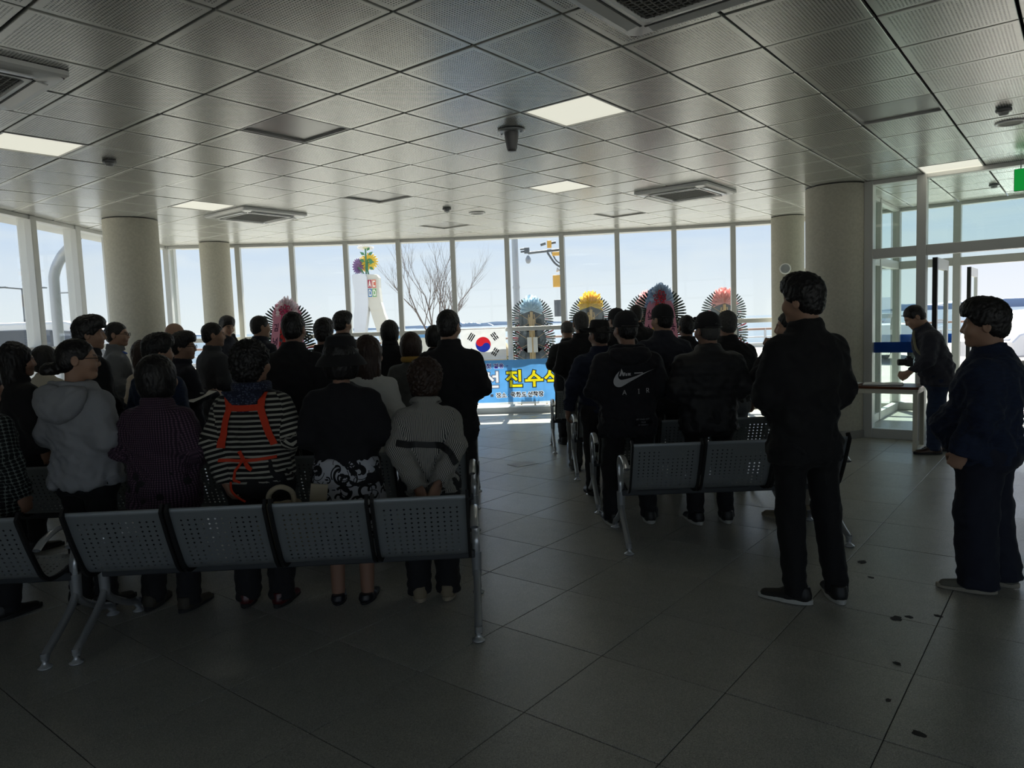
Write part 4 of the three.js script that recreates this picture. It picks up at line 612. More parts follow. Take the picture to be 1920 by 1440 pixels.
function iso(f, lo, hi, c) {
  const n = [0, 1, 2].map((k) => Math.ceil((hi[k] - lo[k]) / c) + 1), [nx, ny, nz] = n, val = new Float32Array(nx * ny * nz), id = (i, j, k) => (k * ny + j) * nx + i, B = 4;
  for (let k0 = 0; k0 < nz; k0 += B) for (let j0 = 0; j0 < ny; j0 += B) for (let i0 = 0; i0 < nx; i0 += B) {
    const h = (B - 1) / 2 * c, d = f(lo[0] + i0 * c + h, lo[1] + j0 * c + h, lo[2] + k0 * c + h), far = Math.abs(d) > B * c * 1.5;
    for (let k = k0; k < Math.min(nz, k0 + B); k++) for (let j = j0; j < Math.min(ny, j0 + B); j++) for (let i = i0; i < Math.min(nx, i0 + B); i++) val[id(i, j, k)] = far ? d : f(lo[0] + i * c, lo[1] + j * c, lo[2] + k * c);
  }
  const vid = new Int32Array(nx * ny * nz).fill(-1), P = [], I = [];
  for (let k = 0; k < nz - 1; k++) for (let j = 0; j < ny - 1; j++) for (let i = 0; i < nx - 1; i++) {
    let s = 0, X = 0, Y = 0, Z = 0, m = 0; const b = id(i, j, k); const v = [val[b], val[b + 1], val[b + nx], val[b + nx + 1], val[b + nx * ny], val[b + nx * ny + 1], val[b + nx * ny + nx], val[b + nx * ny + nx + 1]];
    for (let q = 0; q < 8; q++) if (v[q] < 0) m |= 1 << q; if (m === 0 || m === 255) continue;
    for (let q = 0; q < 8; q++) for (const e of [1, 2, 4]) { if (q & e) continue; const r = q | e; if ((v[q] < 0) === (v[r] < 0)) continue; const t = v[q] / (v[q] - v[r]); X += (q & 1) + (e === 1 ? t : 0); Y += ((q >> 1) & 1) + (e === 2 ? t : 0); Z += ((q >> 2) & 1) + (e === 4 ? t : 0); s++; }
    vid[b] = P.length / 3; P.push(lo[0] + (i + X / s) * c, lo[1] + (j + Y / s) * c, lo[2] + (k + Z / s) * c);
  }
  const quad = (a, b, d, e, flip) => { if (a < 0 || b < 0 || d < 0 || e < 0) return; if (flip) I.push(a, d, b, a, e, d); else I.push(a, b, d, a, d, e); };
  for (let k = 1; k < nz - 1; k++) for (let j = 1; j < ny - 1; j++) for (let i = 1; i < nx - 1; i++) {
    const b = id(i, j, k), s = val[b] < 0;
    if (s !== (val[b + 1] < 0)) quad(vid[b - nx - nx * ny], vid[b - nx * ny], vid[b], vid[b - nx], !s);
    if (s !== (val[b + nx] < 0)) quad(vid[b - 1 - nx * ny], vid[b - 1], vid[b], vid[b - nx * ny], !s);
    if (s !== (val[b + nx * ny] < 0)) quad(vid[b - 1 - nx], vid[b - nx], vid[b], vid[b - 1], !s);
  }
  // settle on the surface
  const e = c * 0.3; for (let q = 0; q < P.length; q += 3) { const x = P[q], y = P[q + 1], z = P[q + 2], d = f(x, y, z), gx = (f(x + e, y, z) - d) / e, gy = (f(x, y + e, z) - d) / e, gz = (f(x, y, z + e) - d) / e, g2 = gx * gx + gy * gy + gz * gz; if (g2 > 0.05) { const t = clamp(d / g2, -c, c) * 0.8; P[q] -= gx * t; P[q + 1] -= gy * t; P[q + 2] -= gz * t; } }
  const g = new THREE.BufferGeometry(); g.setAttribute('position', new THREE.Float32BufferAttribute(P, 3)); g.setIndex(I); g.computeVertexNormals(); return g;
}
function displace(g, fn) { const p = g.attributes.position, nn = g.attributes.normal; for (let i = 0; i < p.count; i++) { const d = fn(p.getX(i), p.getY(i), p.getZ(i)); p.setXYZ(i, p.getX(i) + nn.getX(i) * d, p.getY(i) + nn.getY(i) * d, p.getZ(i) + nn.getZ(i) * d); } g.computeVertexNormals(); return g; }
function warp(g, fn) { const p = g.attributes.position, v = V(0, 0, 0); for (let i = 0; i < p.count; i++) { v.fromBufferAttribute(p, i); fn(v); p.setXYZ(i, v.x, v.y, v.z); } g.computeVertexNormals(); return g; }

// ---- heads (origin at the middle of the skull, face towards -z)
function headField(f) {
  const jw = f ? 0.052 : 0.058;
  return (x, y, z) => {
    const ax = Math.abs(x);
    let d = ell(x, y, z, [0, 0.032, 0.016], [0.077, 0.094, 0.097]);
    d = smin(d, ell(x, y, z, [0, -0.04, -0.022], [jw, 0.07, 0.068]), 0.05);
    d = smin(d, ell(x, y, z, [0, -0.098, -0.062], [0.024, 0.018, 0.022]), 0.035);
    d = smin(d, ell(ax, y, z, [0.04, -0.03, -0.062], [0.026, 0.024, 0.022]), 0.03);
    d = smin(d, capS(x, y, z, [0, 0.016, -0.084], [0, -0.028, -0.101], 0.008, 0.0125), 0.016);
    d = smin(d, ell(ax, y, z, [0.012, -0.032, -0.092], [0.009, 0.008, 0.01]), 0.01);
    d = smax(d, -ell(ax, y, z, [0.031, 0.004, -0.094], [0.019, 0.012, 0.014]), 0.014);
    d = smin(d, ell(ax, y, z, [0.031, 0.003, -0.072], [0.013, 0.012, 0.012]), 0.004);
    d = smin(d, capS(ax, y, z, [0.012, 0.024, -0.083], [0.045, 0.024, -0.07], 0.007, 0.006), 0.012);
    d = smin(d, ell(x, y, z, [0, -0.058, -0.084], [0.022, 0.0055, 0.009]), 0.006); d = smin(d, ell(x, y, z, [0, -0.068, -0.082], [0.019, 0.006, 0.009]), 0.006);
    const ex = ax - 0.079 - 0.25 * (z - 0.0); d = smin(d, smax(ell(ax, y, z, [0.081, -0.006, 0.018], [0.011, 0.033, 0.021]), -ell(ax, y, z, [0.094, -0.004, 0.014], [0.008, 0.02, 0.012]), 0.006), 0.008);
    d = smin(d, capS(x, y, z, [0, -0.05, 0.03], [0, -0.2, 0.045], f ? 0.048 : 0.056, f ? 0.05 : 0.062), 0.03);
    return d;
  };
}
const HEADS = {}; for (const k of ['m', 'f']) {
  const g = iso(headField(k === 'f'), [-0.11, -0.2, -0.135], [0.11, 0.14, 0.13], 0.0048), p = g.attributes.position, col = new Float32Array(p.count * 3);
  for (let i = 0; i < p.count; i++) {
    const x = Math.abs(p.getX(i)), y = p.getY(i), z = p.getZ(i); let c = [1, 1, 1];
    if (z < -0.07 && x < 0.024 && y < -0.05 && y > -0.075) c = [0.8, 0.52, 0.5];
    if (z < -0.06 && x > 0.02 && x < 0.043 && Math.abs(y - 0.003) < 0.006) c = x > 0.026 && x < 0.037 ? [0.06, 0.05, 0.05] : [1.3, 1.35, 1.4];
    if (z < -0.06 && x > 0.013 && x < 0.047 && Math.abs(y - 0.025) < 0.005) c = [0.12, 0.11, 0.11];
    col.set(c, i * 3);
  }
  g.setAttribute('color', new THREE.BufferAttribute(col, 3)); HEADS[k] = g;
}
// ---- hands (right hand, wrist at the origin, fingers down, palm towards -x, thumb forward -z)
function handGeo(curl) {
  const F = [[-0.03, 0.07, 0.0085], [-0.0095, 0.079, 0.009], [0.0115, 0.072, 0.0085], [0.03, 0.056, 0.0075]].map(([z, L, r]) => {
    const b = [0, -0.088, z], a1 = 0.15 + curl * 1.1, a2 = a1 + 0.3 + curl * 1.3, a3 = a2 + 0.2 + curl * 0.8;
    const st = (p, a, l) => [p[0] - Math.sin(a) * l, p[1] - Math.cos(a) * l, p[2] * 1.02], p1 = st(b, a1, L * 0.46), p2 = st(p1, a2, L * 0.32), p3 = st(p2, a3, L * 0.22); return [b, p1, p2, p3, r];
  });
  const th = [[-0.004, -0.03, -0.026], [-0.016 - 0.01 * curl, -0.06, -0.055], [-0.026 - 0.02 * curl, -0.092, -0.052 + 0.012 * curl]];
  const f = (x, y, z) => {
    let d = ell(x, y, z, [0, -0.05, 0], [0.0175, 0.056, 0.043]); d = smin(d, capS(x, y, z, [0, 0.03, 0], [0, -0.02, 0], 0.027, 0.022), 0.025);
    let q = 1; for (const [a, b, c, e, r] of F) q = Math.min(q, capS(x, y, z, a, b, r * 1.05, r), capS(x, y, z, b, c, r, r * 0.92), capS(x, y, z, c, e, r * 0.92, r * 0.8));
    d = smin(d, q, 0.008); return smin(d, Math.min(capS(x, y, z, th[0], th[1], 0.014, 0.0105), capS(x, y, z, th[1], th[2], 0.0105, 0.0085)), 0.01);
  };
  const g = iso(f, [-0.11, -0.19, -0.085], [0.05, 0.05, 0.065], 0.0042); g.setAttribute('color', new THREE.BufferAttribute(new Float32Array(g.attributes.position.count * 3).fill(1), 3)); return g;
}
const mirrorX = (g) => { const q = g.clone(), p = q.attributes.position, I = q.index; for (let i = 0; i < p.count; i++) p.setX(i, -p.getX(i)); for (let i = 0; i < I.count; i += 3) { const a = I.getX(i + 1); I.setX(i + 1, I.getX(i + 2)); I.setX(i + 2, a); } q.computeVertexNormals(); return q; };
const HANDS = {}; for (const [k, c] of [['relaxed', 0.28], ['fist', 0.95]]) { HANDS[k + 1] = handGeo(c); HANDS[k + -1] = mirrorX(HANDS[k + 1]); }
// ---- hair
const strands = (amp, fx, fy) => (x, y, z) => amp * (0.7 * noise3(x * fx, y * fy, z * fx) + 0.5 * noise3(x * fx * 2.3, y * fy * 2.3, z * fx * 2.3));
const hairline = (z, nape, side, front) => (z > 0.05 ? nape : z > -0.02 ? mix(side, nape, sstep(0.008, 0.05, z)) : mix(front, side, sstep(-0.085, -0.02, z)));
function hairField(c, r, nape, front, extra) { return (x, y, z) => { let d = ell(x, y, z, c, r); if (extra) d = extra(d, x, y, z); const hl = hairline(z, nape - 0.02, -0.006, front); d = smax(d, (hl - y) * 0.8, 0.012); return d; }; }
const HAIR = {
  short: () => displace(iso(hairField([0, 0.036, 0.02], [0.087, 0.1, 0.108], -0.07, 0.062, (d, x, y, z) => smin(d, ell(x, y, z, [0, -0.03, 0.05], [0.066, 0.06, 0.07]), 0.03)), [-0.13, -0.12, -0.14], [0.13, 0.18, 0.17], 0.0055), strands(0.0035, 60, 30)),
  tousled: () => displace(iso(hairField([0, 0.045, 0.012], [0.096, 0.112, 0.118], -0.06, 0.05, (d, x, y, z) => smin(smin(d, ell(x, y, z, [0, -0.03, 0.05], [0.066, 0.055, 0.07]), 0.03), ell(x, y, z, [0.01, 0.1, -0.045], [0.075, 0.052, 0.065]), 0.04)), [-0.14, -0.12, -0.16], [0.14, 0.2, 0.18], 0.0055), strands(0.0045, 44, 26)),
  perm: () => displace(iso(hairField([0, 0.03, 0.026], [0.108, 0.114, 0.122], -0.1, 0.055, (d, x, y, z) => smin(d, ell(x, y, z, [0, -0.05, 0.06], [0.085, 0.07, 0.075]), 0.04)), [-0.15, -0.15, -0.15], [0.15, 0.19, 0.2], 0.0065), strands(0.011, 42, 42)),
  bob: () => displace(iso((x, y, z) => { let d = ell(x, y, z, [0, 0.036, 0.02], [0.097, 0.106, 0.112]); d = smin(d, smax(ell(x, y, z, [0, -0.03, 0.024], [0.104, 0.13, 0.104]), -0.115 - y, 0.02), 0.04); d = smax(d, -ell(x, y, z, [0, -0.055, -0.12], [0.072, 0.11, 0.1]), 0.015); return d; }, [-0.14, -0.16, -0.15], [0.14, 0.18, 0.18], 0.0062), strands(0.004, 55, 14)),
  long: () => displace(iso((x, y, z) => { let d = ell(x, y, z, [0, 0.036, 0.02], [0.096, 0.106, 0.112]); d = smin(d, smax(ell(x, y, z, [0, -0.09, 0.05], [0.112, 0.23, 0.085]), -0.27 - y, 0.03), 0.05); d = smax(d, -ell(x, y, z, [0, -0.075, -0.12], [0.07, 0.14, 0.1]), 0.015); return d; }, [-0.15, -0.32, -0.15], [0.15, 0.18, 0.2], 0.007), strands(0.006, 48, 9)),
  bun: () => displace(iso(hairField([0, 0.034, 0.02], [0.086, 0.098, 0.107], -0.06, 0.068, (d, x, y, z) => smin(smin(d, ell(x, y, z, [0, -0.02, 0.06], [0.07, 0.06, 0.06]), 0.03), ell(x, y, z, [0, -0.055, 0.155], [0.062, 0.05, 0.055]), 0.02)), [-0.13, -0.13, -0.14], [0.13, 0.18, 0.24], 0.0058), strands(0.0035, 50, 30)),
  thinning: () => displace(iso((x, y, z) => { let d = hairField([0, 0.03, 0.022], [0.086, 0.096, 0.106], -0.07, 0.075)(x, y, z); return smax(d, -ell(x, y, z, [0, 0.13, -0.01], [0.06, 0.045, 0.08]), 0.02); }, [-0.13, -0.12, -0.14], [0.13, 0.18, 0.17], 0.006), strands(0.004, 60, 40)),
};
const hairCache = {}; const hairGeo = (k) => hairCache[k] || (hairCache[k] = HAIR[k]());
// ---- shoes (toe towards -z, ankle above the origin)
const SHOE = (() => {
  const up = (x, y, z) => { let d = capS(x, y * 0.92, z, [0, 0.038, 0.045], [0, 0.04, -0.03], 0.04, 0.042); d = smin(d, capS(x, y * 1.05, z, [0, 0.035, -0.03], [0, 0.022, -0.155], 0.042, 0.034), 0.03); d = smin(d, capS(x, y, z, [0, 0.06, 0.03], [0, 0.1, 0.035], 0.042, 0.042), 0.03); d = smax(d, 0.02 - y, 0.008); return smax(d, y - 0.1, 0.01); };
  const g = iso(up, [-0.07, -0.01, -0.22], [0.07, 0.13, 0.12], 0.007), o = []; for (let k = 0; k < 40; k++) { const a = k / 40 * 6.283, z = Math.sin(a), w = 0.044 + 0.004 * Math.sin(z * 3 - 0.4); o.push([Math.cos(a) * w * (1 - 0.12 * (z > 0 ? 0 : 1)), z * 0.145]); }
  const s = new THREE.ExtrudeGeometry(new THREE.Shape(o.map((p) => new THREE.Vector2(p[0], p[1]))), { depth: 0.018, bevelEnabled: true, bevelSize: 0.003, bevelThickness: 0.004, bevelSegments: 2 }).rotateX(Math.PI / 2).translate(0, 0.026, -0.055); return [g, s];
})();
// ---- figure profiles, heights for a standing 1.72 m body
const PROF = {
  m: [[0.62, 0.19, 0.125, 0], [0.72, 0.192, 0.13, 0], [0.82, 0.192, 0.134, 0], [0.94, 0.186, 0.128, 0], [1.06, 0.186, 0.126, 0], [1.18, 0.198, 0.132, 0.006], [1.28, 0.205, 0.13, 0.014], [1.34, 0.197, 0.117, 0.02], [1.385, 0.17, 0.097, 0.022], [1.42, 0.125, 0.082, 0.022], [1.45, 0.083, 0.072, 0.02], [1.5, 0.07, 0.068, 0.016]],
  f: [[0.62, 0.19, 0.135, 0], [0.72, 0.194, 0.14, 0], [0.82, 0.192, 0.138, 0.004], [0.94, 0.178, 0.125, 0], [1.06, 0.165, 0.115, 0], [1.18, 0.172, 0.122, 0.004], [1.28, 0.177, 0.118, 0.012], [1.34, 0.168, 0.106, 0.018], [1.385, 0.146, 0.089, 0.02], [1.42, 0.108, 0.075, 0.02], [1.45, 0.072, 0.064, 0.018], [1.5, 0.06, 0.06, 0.014]],
};
const TORSO = { m: table(PROF.m), f: table(PROF.f) };
const HIPS = table([[0.45, 0.16, 0.11, 0], [0.7, 0.178, 0.122, 0.004], [0.84, 0.182, 0.13, 0.008], [0.96, 0.166, 0.116, 0], [1.06, 0.155, 0.105, 0]]);
const ARMS = { // [elbow, wrist, roll] for the right arm; x is mirrored for the left
  down: [[0.232, 1.115, 0.03], [0.236, 0.862, -0.03], 0], out: [[0.265, 1.125, 0.03], [0.285, 0.88, -0.04], 0], front: [[0.24, 1.12, 0.03], [0.075, 1.0, -0.19], 0.6], back: [[0.245, 1.13, 0.1], [0.055, 0.885, 0.2], -0.8],
  pocket: [[0.255, 1.13, 0.07], [0.195, 0.93, -0.07], 0], raise: [[0.2, 1.2, -0.16], [0.06, 1.43, -0.2], 0], reach: [[0.22, 1.16, -0.12], [0.2, 0.98, -0.3], 0], hold: [[0.225, 1.12, -0.03], [0.1, 1.1, -0.24], 0.8],
};
const skinTones = [lin(0.36, 0.2, 0.135), lin(0.42, 0.25, 0.17), lin(0.3, 0.165, 0.11)];
const skinMats = skinTones.map((c) => new THREE.MeshStandardMaterial({ color: c, roughness: 0.55, vertexColors: true }));
const T_weave = dataTex(128, (i, j) => { const v = 128 + 60 * ((i + j) % 4 < 2 ? 1 : -1) * ((i % 4 < 2) ? 1 : -1) * 0.6 + (rnd() - 0.5) * 60; return [v, v, v]; }, false);
function cloth(c, o = {}) { return new THREE.MeshPhysicalMaterial({ color: c, roughness: o.rough ?? 0.88, sheen: o.sheen ?? 0.25, sheenRoughness: 0.6, sheenColor: o.sheenColor ?? new THREE.Color(0.3, 0.32, 0.36), map: o.map || null, bumpMap: o.bump || every(T_weave, 0.06), bumpScale: o.bs ?? 0.0006 }); }
const M_hair = std(lin(0.008, 0.007, 0.0075), 0.5), M_hairB = std(lin(0.03, 0.014, 0.009), 0.5), M_hairG = std(lin(0.07, 0.068, 0.066), 0.6);

function rasterBack(g) { // height field of the back (largest z) over x, y
  const c = 0.006, x0 = -0.45, y0 = 0.4, nx = 150, ny = 200, Hh = new Float32Array(nx * ny).fill(-9), p = g.attributes.position, I = g.index;
  for (let t = 0; t < I.count; t += 3) { const a = [0, 1, 2].map((k) => { const i = I.getX(t + k); return [p.getX(i), p.getY(i), p.getZ(i)]; }); const xs = a.map((v) => v[0]), ys = a.map((v) => v[1]), i0 = Math.floor((Math.min(...xs) - x0) / c), i1 = Math.ceil((Math.max(...xs) - x0) / c), j0 = Math.floor((Math.min(...ys) - y0) / c), j1 = Math.ceil((Math.max(...ys) - y0) / c), z = Math.max(a[0][2], a[1][2], a[2][2]); for (let j = Math.max(0, j0); j <= Math.min(ny - 1, j1); j++) for (let i = Math.max(0, i0); i <= Math.min(nx - 1, i1); i++) if (Hh[j * nx + i] < z) Hh[j * nx + i] = z; }
  return (x, y) => { const u = clamp((x - x0) / c, 0, nx - 2), v = clamp((y - y0) / c, 0, ny - 2), i = u | 0, j = v | 0, s = u - i, t = v - j, h = (a, b) => Hh[b * nx + a]; const c4 = [[h(i, j), (1 - s) * (1 - t)], [h(i + 1, j), s * (1 - t)], [h(i, j + 1), (1 - s) * t], [h(i + 1, j + 1), s * t]]; let a = 0, b = 0; for (const [q, wq] of c4) if (q > -5) { a += q * (wq + 1e-4); b += wq + 1e-4; } return b > 0 ? a / b : 0.02; };
}
function backPatch(zAt, x0, x1, y0, y1, n = 24, off = 0.004) { const g = new THREE.PlaneGeometry(x1 - x0, y1 - y0, n, n).translate((x0 + x1) / 2, (y0 + y1) / 2, 0), p = g.attributes.position; for (let i = 0; i < p.count; i++) p.setZ(i, zAt(p.getX(i), p.getY(i)) + off); g.computeVertexNormals(); return g; }
function backRibbon(zAt, pts, w, off = 0.004, th = 0.003) { // flat strap lying on the back along pts [x, y]
  const cv = new THREE.CatmullRomCurve3(pts.map(([x, y]) => V(x, y, 0)), false, 'catmullrom', 0.1), n = 30, P = [], I = [], U = [];
  for (let k = 0; k <= n; k++) { const c = cv.getPointAt(k / n), t = cv.getTangentAt(k / n); [[-w / 2, off], [w / 2, off], [w / 2, off + th], [-w / 2, off + th]].forEach(([s, o]) => { const x = c.x - t.y * s, y = c.y + t.x * s; P.push(x, y, zAt(x, y) + o); U.push(s, k / n); }); }
  for (let k = 0; k < n; k++) for (let q = 0; q < 4; q++) { const a = k * 4 + q, b = k * 4 + (q + 1) % 4; I.push(a, b, b + 4, a, b + 4, a + 4); }
  const g = new THREE.BufferGeometry(); g.setAttribute('position', new THREE.Float32BufferAttribute(P, 3)); g.setAttribute('uv', new THREE.Float32BufferAttribute(U, 2)); g.setIndex(I); g.computeVertexNormals(); return g;
}
let pn = 0;
function person(o) {
  pn++; const sex = o.sex || 'm', F = sex === 'f', w = (o.w || 1), dp = (o.d || 1), h = o.h, hs = o.hs || 0.97, yS = (h - 0.262 * hs + (o.neck || 0)) / (1.72 - 0.262), bend = o.bend || 0, S = pn * 3.71;
  const t = thing('person', o.label, 'person', [o.x, 0, o.z], THREE.MathUtils.degToRad(o.turn || 0), o.group || 'people standing at the ceremony');
  const P = 0.93 * yS; // bending pivot
  const bendV = (v) => { if (!bend) return v; const a = bend * sstep(P - 0.12, P + 0.3, v.y); const y = v.y - P, z = v.z; v.y = P + y * Math.cos(a) + z * Math.sin(a); v.z = -y * Math.sin(a) + z * Math.cos(a); return v; };
  const fit = (g) => warp(g, (v) => { v.y *= yS; bendV(v); });
  // arms
  const arm = {}; for (const s of [1, -1]) { let q = o.arms || 'down'; if (Array.isArray(q) && q.length === 2) q = q[s > 0 ? 1 : 0]; const A = typeof q === 'string' ? ARMS[q] : q, sw = F ? 0.148 : 0.175; arm[s] = { sh: [s * sw * w, 1.345, 0.016], el: [s * A[0][0] * mix(1, w, 0.8) * (F ? 0.9 : 1), A[0][1], A[0][2]], wr: [s * A[1][0] * (A[1][0] > 0.15 ? mix(1, w, 0.8) * (F ? 0.9 : 1) : 1), A[1][1], A[1][2]], roll: A[2] || 0, hand: A[3] || (typeof q === 'string' && ['pocket', 'front', 'back', 'hold'].includes(q) ? 'fist' : 'relaxed') }; }
  const legs = {}; const sp = o.stance || 0.1; for (const s of [1, -1]) { const f = (o.feet && o.feet[s > 0 ? 1 : 0]) || [sp, 0, 0]; legs[s] = { hip: [s * 0.088 * w, 0.86, 0.005], kn: [s * (0.09 * w * 0.4 + f[0] * 0.6), 0.48, f[1] * 0.5 - 0.012], an: [s * f[0], 0.06, f[1] + 0.02], turn: f[2] || 0 }; }
  const limbs = (x, y, z, g, ka, kl) => { let d = 9; if (ka) for (const s of [1, -1]) { const a = arm[s]; d = Math.min(d, smin(capS(x, y, z, a.sh, a.el, 0.042 + g, 0.04 + g), capS(x, y, z, a.el, a.wr, 0.042 + g, 0.029 + g * ka), 0.02)); } if (kl) for (const s of [1, -1]) { const l = legs[s]; d = Math.min(d, smin(capS(x, y, z, l.hip, l.kn, 0.078 + g, 0.052 + g * kl), capS(x, y, z, l.kn, l.an, 0.053 + g * kl, 0.038 + g * kl * 1.2), 0.03)); } return d; };
  const tor = TORSO[sex];
  // body: one skin surface from head to ankles
  const body = iso((x, y, z) => { let d = smax(smax(tor(x, y, z, w * 0.84, dp * 0.82), 0.86 - y, 0.03), y - 1.43, 0.02); d = smin(d, limbs(x, y, z, 0, 1, 0), 0.03); d = smin(d, smin(smax(smax(HIPS(x, y, z, w * 0.8, dp * 0.78), 0.84 - y, 0.05), y - 1.0, 0.03), limbs(x, y, z, 0, 0, 1), 0.04), 0.03); return d; }, [-0.5, 0.02, -0.36], [0.5, 1.52, 0.36], 0.021);
  fit(body); body.setAttribute('color', new THREE.BufferAttribute(new Float32Array(body.attributes.position.count * 3).fill(1), 3));
  const pieces = [body];
  const hc = bendV(V(0, h - 0.127 * hs, -0.018 - (o.fwd || 0))); const hq = new THREE.Quaternion().setFromEuler(new THREE.Euler(THREE.MathUtils.degToRad(-(o.pitch || 0)) - (bend * (o.headUp ?? 0.3)), THREE.MathUtils.degToRad(o.look || 0), THREE.MathUtils.degToRad(o.tilt || 0), 'YXZ'));
  const hm = new THREE.Matrix4().compose(hc, hq, V(hs, hs, hs)); pieces.push(HEADS[sex].clone().applyMatrix4(hm));
  for (const s of [1, -1]) { const a = arm[s], e = bendV(V(a.el[0], a.el[1] * yS, a.el[2])), r = bendV(V(a.wr[0], a.wr[1] * yS, a.wr[2])), dir = r.clone().sub(e).normalize(); const q = new THREE.Quaternion().setFromUnitVectors(V(0, -1, 0), dir).multiply(new THREE.Quaternion().setFromAxisAngle(V(0, 1, 0), s * a.roll)); const k = F ? 0.92 : 1; a.tip = r.clone().addScaledVector(dir, 0.1 * k); pieces.push(HANDS[a.hand + s].clone().applyMatrix4(new THREE.Matrix4().compose(r.clone().addScaledVector(dir, 0.0), q, V(k, k, k)))); }
  part('body', mergeGeometries(pieces), skinMats[o.skin ?? pn % 3], t);
  // upper garment
  const u = o.top, hem = u.hem ?? 0.78, cuff = u.cuff ?? 1, loose = u.loose || 0, gi = 0.011 + loose;
  const tops = (x, y, z) => tor(x, y, z, w * (1 + loose * 2.5), dp * (1 + loose * 3));
  const slv = (x, y, z) => { let d = 9; for (const s of [1, -1]) { const a = arm[s], L = V(...a.el).distanceTo(V(...a.wr)), t1 = u.sleeve ?? 1; const wr = a.wr.map((v, k) => mix(a.el[k], v, t1)); d = Math.min(d, smin(capS(x, y, z, a.sh, a.el, 0.05 + gi * 0.6, 0.043 + gi), capS(x, y, z, a.el, wr, 0.044 + gi, 0.033 + gi * 0.9), 0.03)); const dd = [0, 1, 2].map((k) => (wr[k] - a.el[k])), l = Math.hypot(...dd); const cut = ((x - wr[0]) * dd[0] + (y - wr[1]) * dd[1] + (z - wr[2]) * dd[2]) / l; if (Math.hypot(x - wr[0], y - wr[1], z - wr[2]) < 0.14) d = smax(d, cut - 0.012, 0.008); } return d; };
  const gf = (x, y, z) => {
    let d = smin(tops(x, y, z), slv(x, y, z), 0.05); d = smax(d, hem - y, 0.012);
    const top = u.neck ?? 1.475; d = smax(d, y - top, 0.012);
    if (u.collar) { const R = Math.hypot(x / 1.05, z - 0.012); d = smin(d, smax(Math.abs(R - 0.068 - (1.5 - y) * 0.25) - 0.009, Math.abs(y - 1.465 - z * 0.12) - u.collar, 0.006), 0.012); }
    if (u.hood) { const R = Math.hypot(x / 1.15, (z - 0.03)); d = smin(d, smax(Math.abs(R - 0.1) - 0.02, Math.abs(y - 1.44 - z * 0.1) - 0.028, 0.02), 0.03); }
    if (u.belly) d = smin(d, ell(x, y, z, [0, 1.0, -0.07], [0.15 * w, 0.16, 0.1 + u.belly]), 0.06);
    if (u.rib) d = smin(d, smax(Math.abs(tor(x, y, z, w * 0.96, dp * 0.97)) - 0.012, Math.abs(y - hem - 0.025) - 0.025, 0.008), 0.008);
    return d;
  };
  const jg = iso(gf, [-0.52, hem - 0.05, -0.4], [0.52, 1.56, 0.36], u.cell || 0.0125);
  const fold = (u.fold ?? 0.006) * 1.4, quilt = u.quilt || 0;
  displace(jg, (x, y, z) => { const a = noise3(x * 7 + S, y * 4.5 + z * 5, z * 7), b = noise3(x * 13 + y * 9 + S, y * 11 - x * 6, z * 12 + S), r = 1 - Math.abs(noise3(x * 5 + S, y * 9 + x * 5, z * 5 - S)); return fold * (0.9 * a + 0.55 * b + 1.1 * (r * r - 0.45)) * (0.6 + 0.7 * sstep(1.35, 0.9, y)) + (quilt ? quilt * (Math.abs(Math.sin(y * Math.PI / 0.062)) - 0.5) : 0); });
  // texture coordinates in metres: round the trunk, along the sleeves
  { const p = jg.attributes.position, I = jg.index.array, n = p.count, comp = new Uint8Array(n); for (let i = 0; i < n; i++) { const x = p.getX(i), y = p.getY(i), z = p.getZ(i); comp[i] = slv(x, y, z) < tops(x, y, z) - 0.004 ? (x > 0 ? 1 : 2) : 0; }
    const src = jg.attributes.position.array, nor = jg.attributes.normal.array, map = new Map(), NP = [], NN = [], UV = [], NI = []; const uvOf = (i, c) => { const x = src[i * 3], y = src[i * 3 + 1], z = src[i * 3 + 2]; if (!c) return [Math.atan2(x, z) * 0.165, y]; const a = arm[c === 1 ? 1 : -1], s1 = V(...a.sh), e1 = V(...a.el), w1 = V(...a.wr), v = V(x, y, z), l1 = s1.distanceTo(e1), t1 = v.clone().sub(s1).dot(e1.clone().sub(s1)) / l1, useF = t1 > l1, b = useF ? e1 : s1, d = (useF ? w1.clone().sub(e1) : e1.clone().sub(s1)).normalize(), al = useF ? l1 + v.clone().sub(e1).dot(d) : t1, rel = v.clone().sub(b).addScaledVector(d, -v.clone().sub(b).dot(d)); return [Math.atan2(rel.x, rel.z) * 0.06, 1.365 - al]; };
    for (let f2 = 0; f2 < I.length; f2 += 3) { const c = comp[I[f2]] + comp[I[f2 + 1]] + comp[I[f2 + 2]], cc = comp[I[f2]] && comp[I[f2 + 1]] && comp[I[f2 + 2]] ? comp[I[f2]] : 0; for (let k = 0; k < 3; k++) { const i = I[f2 + k], key = i * 3 + cc; let m = map.get(key); if (m === undefined) { m = NP.length / 3; map.set(key, m); NP.push(src[i * 3], src[i * 3 + 1], src[i * 3 + 2]); NN.push(nor[i * 3], nor[i * 3 + 1], nor[i * 3 + 2]); UV.push(...uvOf(i, cc)); } NI.push(m); } }
    const g = new THREE.BufferGeometry(); g.setAttribute('position', new THREE.Float32BufferAttribute(NP, 3)); g.setAttribute('normal', new THREE.Float32BufferAttribute(NN, 3)); g.setAttribute('uv', new THREE.Float32BufferAttribute(UV, 2)); g.setIndex(NI);
